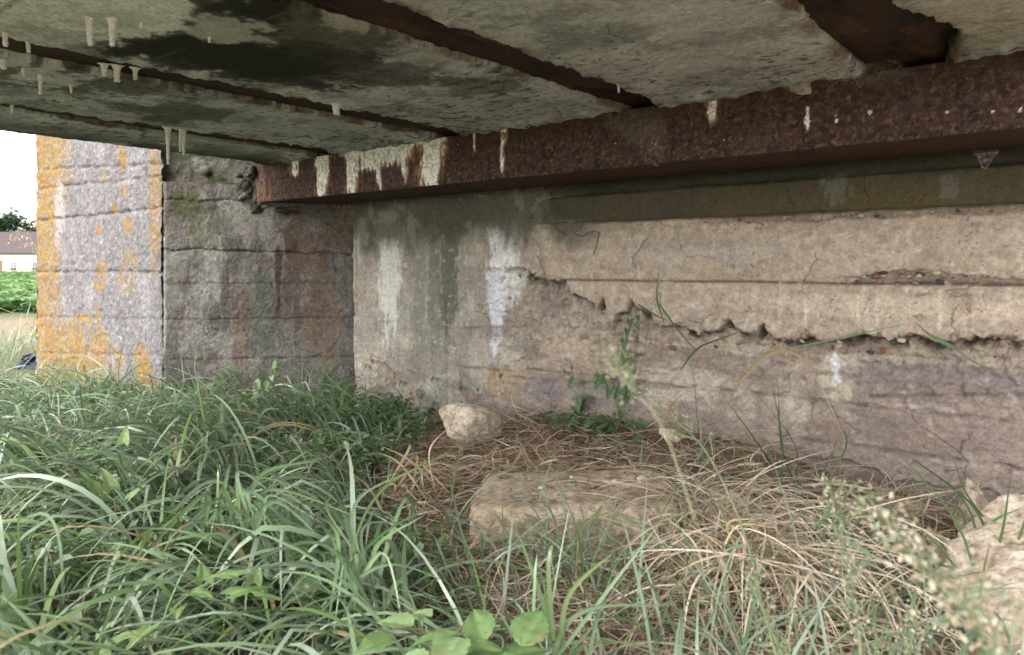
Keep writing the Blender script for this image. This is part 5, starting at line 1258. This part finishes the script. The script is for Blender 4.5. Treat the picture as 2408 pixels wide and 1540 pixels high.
weed('strongly blurred pale flowering weed closest to the camera, leaning in from the lower right corner', [(2420, 1680, 0.52), (2330, 1530, 0.55), (2230, 1400, 0.60), (2130, 1300, 0.66), (2060, 1210, 0.72)], 0.1, 1.0, 26, 12, .0056, (.02, .055), 702, 10, .04, .0018)
weed('small flowering weed with scattered pale buds in front of the straw heap', [(1900, 1760, 1.05), (1860, 1600, 1.05), (1800, 1450, 1.08), (1760, 1360, 1.1)], 0.3, 1.0, 14, 8, .0042, (.03, .10), 703, 10, .05)
weed('low flowering weed at the bottom right, below the boulder', [(2200, 1760, 1.0), (2160, 1650, 1.0), (2140, 1520, 1.02), (2150, 1430, 1.04)], 0.25, 1.0, 18, 9, .0045, (.03, .09), 704, 12, .05)
e = empty('feathery_grass', W(atd(1640, 1100, 0.62)), 'blurred pale feathery grass head close to the camera, before the creeper', 'grass stalk')
link('stem', tube('stem', W(smooth_path([atd(1640, 1240, .66), atd(1560, 1010, .63), atd(1490, 920, .62), atd(1425, 850, .61)], 20)), .0008, .0005, (0.32, 0.33, 0.2), 5), M_STRAW, e)
rs = np.random.default_rng(720)
for i in range(10):
    f = i / 9; b = atd(1500 - 75 * f, 935 - 90 * f, .62)
    bud_cluster(e, b, np.array([rs.normal(-.3, .4), rs.normal(0, .4), 0.8]) / 1.1, 0.016, 5, .0028, rs)

# ================================================================== COBWEBS
M_WEB, ntw, bw = mat('cobweb_silk')
bw.inputs['Base Color'].default_value = (0.36, 0.33, 0.29, 1); bw.inputs['Roughness'].default_value = 0.9
tc = N(ntw, 'ShaderNodeTexCoord'); n1 = N(ntw, 'ShaderNodeTexNoise', **{'Scale': 22.0, 'Detail': 9.0, 'Roughness': 0.75, 'Distortion': 1.5})
mp = N(ntw, 'ShaderNodeMapping'); mp.inputs['Scale'].default_value = (1, 1, 3.5)
ntw.links.new(tc.outputs['Object'], mp.inputs[0]); ntw.links.new(mp.outputs[0], n1.inputs['Vector'])
rw = ramp(ntw, n1.outputs[0], 0.42, (0, 0, 0), 0.75, (0.55, 0.55, 0.55))
atw = N(ntw, 'ShaderNodeAttribute', attribute_name='Col')
ntw.links.new(mul(ntw, rw.outputs[0], atw.outputs['Color']), bw.inputs['Alpha'])
M_SILK = plain('silk_strand', (0.42, 0.40, 0.37), 0.9, 0.1)
def web(label, top, bot, sag=0.02, strands=10, seed=0, thick=0.0004, outline=False):
    top = smooth_path(top, 24); bot = smooth_path(bot, 24); rs = np.random.default_rng(seed)
    c = (top.mean(0) + bot.mean(0)) / 2
    e = empty('cobweb', W(c), label, 'cobweb')
    f = np.linspace(0, 1, 9)[None, :, None]
    P = top[:, None] * (1 - f) + bot[:, None] * f
    P[..., 1] += sag * np.sin(np.pi * f[..., 0]) + 0.006 * fbm(np.arange(24)[:, None] * .4 + 0 * f[0, :, 0], f[0, :, 0][None] * 3 + 0 * np.arange(24)[:, None], seed, 2)
    uu = np.linspace(0, 1, 24)[:, None]; vv_ = np.linspace(0, 1, 9)[None]
    fade = np.clip(sst(0, .3, uu) * sst(1, .7, uu) * sst(0, .25, vv_ + 0 * uu) * (0.35 + 0.65 * sst(1, .75, vv_ + 0 * uu)), 0, 1)
    link('web_sheet', mesh_np('web_sheet', W(P.reshape(-1, 3)), grid_faces(24, 9), np.repeat(fade[..., None], 3, 2)), M_WEB, e)
    for i in range(strands // 3 if strands > 6 and seed != 2 else 0):
        a = P[rs.integers(3, 21), rs.integers(2, 9)]; walk = [a]; d_ = rs.normal(0, 1, 3)
        for _ in range(9):
            d_ = d_ * 0.75 + rs.normal(0, 0.6, 3); walk.append(walk[-1] + 0.009 * d_ / np.linalg.norm(d_) * np.array([1, .3, 1]))
        link('strand', tube('strand', W(smooth_path(walk, 22)), thick, thick * .6, (0.4, 0.4, 0.38), 4), M_SILK, e)
    b2 = bot + 0.006 * np.stack([fbm(np.arange(24) * .5, np.zeros(24) + j, seed + j, 3) for j in range(3)], -1)
    if outline: link('strand', tube('strand', W(b2), thick * 1.3, thick * .8, (0.4, 0.4, 0.38), 4), M_SILK, e)
def wp(x, y, off): 
    d = ray(x, y); k = (WA @ WN + off) / (d[:2] @ WN); return d * k
web('grey dusty cobweb draped below the left end of the beam', [wp(x, y, .06) for x, y in [(520, 490), (600, 500), (680, 505), (740, 500)]], [wp(x, y, .05) for x, y in [(490, 548), (560, 560), (640, 545), (730, 505)]], 0.01, 14, 1, outline=True)
web('hanging cobweb funnel under the right end of the beam', [onY(x, y, YB + .12) for x, y in [(2270, 352), (2300, 350), (2340, 350), (2370, 346)]], [onY(x, y, YB + .12) for x, y in [(2300, 365), (2310, 393), (2322, 392), (2335, 362)]], .01, 12, 2, outline=True)
web('torn cobweb spanning the corner between deck and beam at the upper right', [onY(x, y, YB - .05) for x, y in [(1930, 190), (2010, 150), (2080, 110), (2140, 140)]], [onY(x, y, YB - .02) for x, y in [(1900, 215), (2000, 205), (2080, 210), (2160, 190)]], .02, 22, 3)
web('fine cobweb with caught debris on the middle of the beam face', [onY(x, y, YB - .03) for x, y in [(1380, 265), (1450, 260), (1530, 250), (1560, 255)]], [onY(x, y, YB - .02) for x, y in [(1420, 300), (1500, 350), (1545, 392), (1585, 340)]], .01, 16, 4)
web('dusty cobweb lying along the ledge of the wall', [onY(x, y, YW - .05) for x, y in [(1180, 522), (1270, 510), (1340, 512), (1420, 520)]], [onY(x, y, YW - .02) for x, y in [(1150, 535), (1260, 528), (1350, 524), (1480, 532)]], .005, 8, 5)
web('pale cobweb stretched across the inner corner low on the wall', [onY(x, y, YW - .06) for x, y in [(800, 768), (835, 775), (870, 790), (910, 815)]], [onY(x, y, YW - .04) for x, y in [(795, 790), (840, 815), (890, 845), (950, 870)]], .01, 10, 6)
web('small cobweb tuft under the beam near the lime stains', [onY(x, y, YB + .05) for x, y in [(1105, 456), (1125, 454), (1145, 452)]], [onY(x, y, YB + .05) for x, y in [(1115, 462), (1128, 470), (1140, 462)]], .005, 6, 7)

# ================================================================== OUTSIDE: bag, field, farmhouse, trees
bag = empty('rucksack', W(atd(66, 892, 5.95)), 'navy blue bag lying in the grass behind the lichened pier', 'bag')
M_NAVY = plain('navy_fabric', (0.022, 0.030, 0.060), 0.75, 0.3, 0.25, 60)
M_NAVY2 = plain('dark_webbing', (0.010, 0.012, 0.022), 0.8, 0.3)
bl_ = Vector(W(atd(70, 882, 5.95))) - bag.location
def bagpart(name, size, off, rot, m, pw=4.0):
    bm = bmesh.new(); bmesh.ops.create_icosphere(bm, subdivisions=4, radius=1)
    for v_ in bm.verts:
        n_ = v_.co.normalized(); r_ = 1 / (abs(n_.x) ** pw + abs(n_.y) ** pw + abs(n_.z) ** pw) ** (1 / pw)
        r_ *= 1 + 0.05 * math.sin(n_.x * 7 + n_.z * 5) + 0.03 * math.sin(n_.y * 13)
        v_.co = Vector((n_.x * size[0], n_.y * size[1], n_.z * size[2])) * r_
    me = bpy.data.meshes.new(name); bm.to_mesh(me); bm.free()
    for f in me.polygons: f.use_smooth = True
    me.materials.append(m); o = bpy.data.objects.new(name, me); COL.objects.link(o); o.parent = bag; o.location = bl_ + Vector(off); o.rotation_euler = rot
bagpart('body', (.16, .10, .15), (.06, .05, .0), (0, R(-25), YAW), M_NAVY)
bagpart('flap', (.15, .11, .03), (.04, .03, .13), (0, R(-38), YAW), M_NAVY, 3)
link('strap', tube('strap', [Vector(bag.location) + bl_ + Vector(p_) for p_ in [(-.08, -.02, -.05), (-.06, -.06, .06), (.0, -.04, .15), (.06, .0, .17)]], .012, .012, (0.01, 0.01, 0.02), 6), M_NAVY2, bag)

# beet plants: nearest ones singly, the rest of the field as one mass
def beet_arrays(rs, n_leaf=11, size=0.34, ns=7):
    Vs, Fs, Cs = [], [], []; k = 0
    for i in range(n_leaf):
        az = i * 2.4 + rs.uniform(-.3, .3); el = rs.uniform(R(25), R(80)); L = size * rs.uniform(.7, 1.15)
        s = np.linspace(0, 1, ns); hw = np.where(s < .30, .012, 0.17 * np.sin(np.pi * np.clip((s - .33) / .67, 0, 1) ** .7)) * L / .34 * .9 + .004
        r = L * s * math.cos(el) + 0.3 * L * s ** 3 * math.sin(el); z_ = L * s * math.sin(el) - 0.30 * L * s ** 3
        d = np.array([math.cos(az), math.sin(az)]); sd = np.array([-d[1], d[0]])
        cx = np.c_[r[:, None] * d, z_]
        wav = 0.02 * np.sin(s * 14 + i)
        V_ = np.stack([cx + np.c_[-hw[:, None] * sd, wav + .25 * hw], cx, cx + np.c_[hw[:, None] * sd, -wav + .25 * hw]], 1)
        Vs.append(V_.reshape(-1, 3)); Fs.append(grid_faces(ns, 3) + k); k += ns * 3
        c = np.array([[0.085, 0.175, 0.045], [0.12, 0.22, 0.065], [0.16, 0.255, 0.10]][rs.integers(3)]) * rs.uniform(.85, 1.2)
        C = np.tile(c, (ns * 3, 1)).reshape(ns, 3, 3); C[:, 1] *= 1.25; Cs.append(C.reshape(-1, 3))
    return np.concatenate(Vs), np.concatenate(Fs), np.concatenate(Cs)
rs = np.random.default_rng(800)
protos = [beet_arrays(rs) for _ in range(5)]
lowp_ = [beet_arrays(rs, 9, 0.36, 4) for _ in range(5)]
beet_me = []
for i in range(5):
    me = mesh_np('beet_plant', *protos[i]); me.materials.append(M_LEAF); beet_me.append(me)
spots = []
rowdir = RIGHT[:2]; rowstep = FWD[:2]
for r in range(64):
    d = 13.2 + r * 0.52
    xa, xb = (-420 - 1204) / FPX * d, (150 - 1204) / FPX * d
    t = xa
    while t < xb:
        spots.append((rowdir * t + rowstep * (d + rs.uniform(-.06, .06)), d)); t += rs.uniform(.26, .38) * (1 if d < 18 else 1.5)
Vs, Fs, Cs = [], [], []; k = 0
for i, (q, d) in enumerate(spots):
    h = float(ground_h(q[0], q[1])); a = rs.uniform(0, 6.28); sc_ = rs.uniform(.9, 1.35)
    if d < 16.0 and (q @ rowdir) / d * FPX + 1204 > -60:
        o = bpy.data.objects.new('beet_plant', beet_me[i % 5]); COL.objects.link(o)
        o.location = (q[0], q[1], h + CZ); o.rotation_euler.z = a; o.scale = (sc_,) * 3
        tag(o, 'leafy green beet plant in the front rows of the field beyond the soil strip', 'beet plant', 'beet plants in the front rows')
    else:
        V_, F_, C_ = (lowp_ if d > 18 else protos)[i % 5]; ca, sa = math.cos(a), math.sin(a)
        V2_ = np.stack([V_[:, 0] * ca - V_[:, 1] * sa, V_[:, 0] * sa + V_[:, 1] * ca, V_[:, 2]], -1) * sc_ + np.array([q[0], q[1], h + CZ])
        Vs.append(V2_); Fs.append(F_ + k); Cs.append(C_); k += len(V_)
for d in np.arange(46, 92, 0.9):         # far rows: coarser heads of leaves
    for t in np.arange((-420 - 1204) / FPX * d, (150 - 1204) / FPX * d, 1.1):
        q = rowdir * t + rowstep * d; V_, F_, C_ = lowp_[rs.integers(5)]
        Vs.append(V_ * 1.5 * np.array([1.3, 1.3, 1]) + np.array([q[0], q[1], GH + .03 + CZ])); Fs.append(F_ + k); Cs.append(C_); k += len(V_)
tag(link('beet_field', mesh_np('beet_field', np.concatenate(Vs), np.concatenate(Fs), np.concatenate(Cs)), M_LEAF), 'green beet crop filling the field up to the farmhouse', 'crop', kind='stuff')

D = 100.0
hq = atd(20, 642, D); 
house = empty('farmhouse', W([hq[0], hq[1], GH + .03]), 'long white farmhouse with a dark tiled roof beyond the field', 'house')
house.rotation_euler.z = YAW
def hx(xpx): return (xpx - 20) * D / FPX
def hzz(ypx): return (630 - ypx) * D / FPX - (GH + .03)
def hbox(name, x0, x1, y0, y1, z0, z1, m, parent=house):
    me = boxmesh(name, x0, x1, y0, y1, z0, z1); o = bpy.data.objects.new(name, me); COL.objects.link(o); me.materials.append(m); o.parent = parent; return o
M_PLAST = plain('cream_plaster', (0.74, 0.69, 0.60), 0.9, 0.2, 0.06, 3)
M_TILE = plain('roof_tile', (0.075, 0.056, 0.058), 0.85, 0.25, 0.25, 6, 0.3)
M_FRAME = plain('white_frame', (0.75, 0.74, 0.72), 0.6)
M_GLASS = plain('window_glass', (0.10, 0.11, 0.13), 0.15, 0.6)
M_DOOR = plain('brown_door', (0.16, 0.085, 0.05), 0.7)
M_CURT = plain('lace_curtain', (0.55, 0.54, 0.52), 0.9)
M_FLOW = plain('box_flowers', (0.10, 0.05, 0.04), 0.9, 0.2, 0.6, 8)
ez = hzz(597); xa, xb = -13.0, 9.0
hbox('wall', xa, xb, 0, 7, -0.4, ez, M_PLAST)
rz = hzz(566) + 1.2
V_ = [(xa - .4, -.35, ez - .02), (xb + .4, -.35, ez - .02), (xb + .4, 3.5, rz), (xa - .4, 3.5, rz), (xa - .4, 7.35, ez - .02), (xb + .4, 7.35, ez - .02),
      (xa - .4, -.35, ez + .13), (xb + .4, -.35, ez + .13), (xb + .4, 3.5, rz + .15), (xa - .4, 3.5, rz + .15), (xa - .4, 7.35, ez + .13), (xb + .4, 7.35, ez + .13)]
F_ = [(6, 7, 8, 9), (9, 8, 11, 10), (0, 1, 7, 6), (3, 2, 1, 0), (4, 5, 2, 3), (5, 4, 10, 11)]
rme = mesh_np('roof', V_, F_, None, False); rme.materials.append(M_TILE)
roof = bpy.data.objects.new('roof', rme); COL.objects.link(roof); roof.parent = house
hbox('gutter', xa - .4, xb + .4, -.47, -.352, ez + .02, ez + .12, plain('dark_gutter', (0.05, 0.045, 0.045), 0.6))
hbox('gable', xa + .02, xa + .3, .3, 6.7, ez, ez + .5, M_PLAST)
for i in range(9):                                            # snow hooks
    x = hx(-90 + 28 * i + (10 if i % 2 else 0)); f = 0.45 if i % 2 else 0.62
    hbox('roof_hook', x - .05, x + .05, -.35 + 3.85 * f - .05, -.35 + 3.85 * f + .05, ez + .13 + (rz + .02 - ez) * f - .02, ez + .13 + (rz + .02 - ez) * f + .08, M_FRAME, roof)
for xc in (-120, -70, 32, 82, 132):
    x0, x1 = hx(xc) - .42, hx(xc) + .42; z0, z1 = hzz(633), hzz(611)
    wdw = hbox('window', x0, x1, -.02, .06, z0, z1, M_FRAME)
    hbox('pane', x0 + .08, hx(xc) - .04, -.035, -.022, z0 + .08, z1 - .28, M_GLASS, wdw); hbox('pane', hx(xc) + .04, x1 - .08, -.035, -.022, z0 + .08, z1 - .28, M_GLASS, wdw)
    hbox('curtain', x0 + .1, x1 - .1, -.03, -.024, z1 - .24, z1 - .06, M_CURT, wdw)
    hbox('flower_box', x0 + .02, x1 - .02, -.25, -.04, z0 - .06, z0 + .14, M_FLOW, wdw)
    hbox('sill', x0 - .06, x1 + .06, -.10, -.021, z0 - .14, z0 - .07, M_FRAME, wdw)
dr = hbox('door', hx(-10), hx(7), -.03, .05, -.1, hzz(612), M_DOOR)
hbox('door_frame', hx(7), hx(9), -.04, .05, -.1, hzz(611), M_FRAME, dr)

def tree(label, xpx, d, hgt, rad, seed, n=2600):
    q = atd(xpx, 630, d); rs = np.random.default_rng(seed)
    e = empty('tree', W([q[0], q[1], GH]), label, 'tree', 'trees behind the farmhouse')
    link('trunk', tube('trunk', W([[q[0], q[1], GH], [q[0] + .1, q[1], GH + hgt * .3], [q[0], q[1], GH + hgt * .75]]), .28, .08, (0.07, 0.055, 0.04), 7), M_SOIL, e)
    for i in range(5):
        a = rs.uniform(0, 6.28); z0 = GH + hgt * rs.uniform(.25, .5)
        link('limb', tube('limb', W([[q[0], q[1], z0], [q[0] + math.cos(a) * rad * .4, q[1] + math.sin(a) * rad * .4, z0 + hgt * .2], [q[0] + math.cos(a) * rad * .7, q[1] + math.sin(a) * rad * .7, z0 + hgt * .32]]), .1, .03, (0.07, 0.055, 0.04), 5), M_SOIL, e)
    cl_ = rs.normal(0, 1, (30, 3)); cl_ /= np.linalg.norm(cl_, axis=1)[:, None]
    cl_ = cl_ * (rs.uniform(.35, .95, 30) ** .6)[:, None] * np.array([rad, rad, hgt * .40]) + np.array([q[0], q[1], GH + hgt * .60])
    k_ = rs.integers(30, size=n)
    pts = cl_[k_] + rs.normal(0, 1, (n, 3)) * rad * .17
    base = np.array([[0.035, 0.065, 0.03], [0.05, 0.085, 0.035], [0.065, 0.10, 0.045]])
    o = leaf_cloud('crown', pts, rs.uniform(.4, .85, n), base[rs.integers(3, size=n)] * rs.uniform(.75, 1.3, (n, 1)), None)
    o.parent = e; o.matrix_parent_inverse = Matrix.Translation(-e.location)
    for kk in ('kind', 'category', 'label'):
        if kk in o: del o[kk]
tree('rounded dark green tree behind the farmhouse roof, at the left picture edge', 10, 128, 9.8, 4.2, 810, 5200)
tree('smaller dark tree behind the farmhouse roof, next to the pier', 72, 130, 8.0, 2.2, 811, 3600)
tree('dark green tree mostly hidden behind the pier, right of the others', 112, 126, 7.6, 3.0, 812)
tree('dark green tree left of the picture edge behind the farmhouse', -60, 132, 8.0, 3.4, 813)
# seeding grass heads by the pier edge
e = empty('seeding_grass', W(atd(60, 900, 6.6)), 'seeding grass stalks with drooping tan heads left of the pier', 'grass stalk')
for pts in [[(100, 900), (95, 700), (85, 590), (60, 555), (22, 560)], [(105, 900), (92, 720), (80, 600), (70, 572), (45, 575)], [(96, 900), (90, 750), (78, 590), (60, 540), (30, 548)], [(0, 800), (-20, 640), (20, 660), (80, 690)], [(-10, 720), (30, 735), (85, 745)]]:
    q = smooth_path([atd(x, y, 6.6) for x, y in pts], 26)
    link('stem', tube('stem', W(q), .0022, .0012, (0.30, 0.29, 0.16), 5), M_STRAW, e)
    for j in range(18, 26):
        blade_obj('seed_head', [q[j], q[j] + np.array([random.uniform(-.02, .02), random.uniform(-.02, .02), -.012]), q[j] + np.array([random.uniform(-.03, .03), random.uniform(-.03, .03), -.035])], .010, (0.46, 0.36, 0.24), e, M_STRAW, 4)
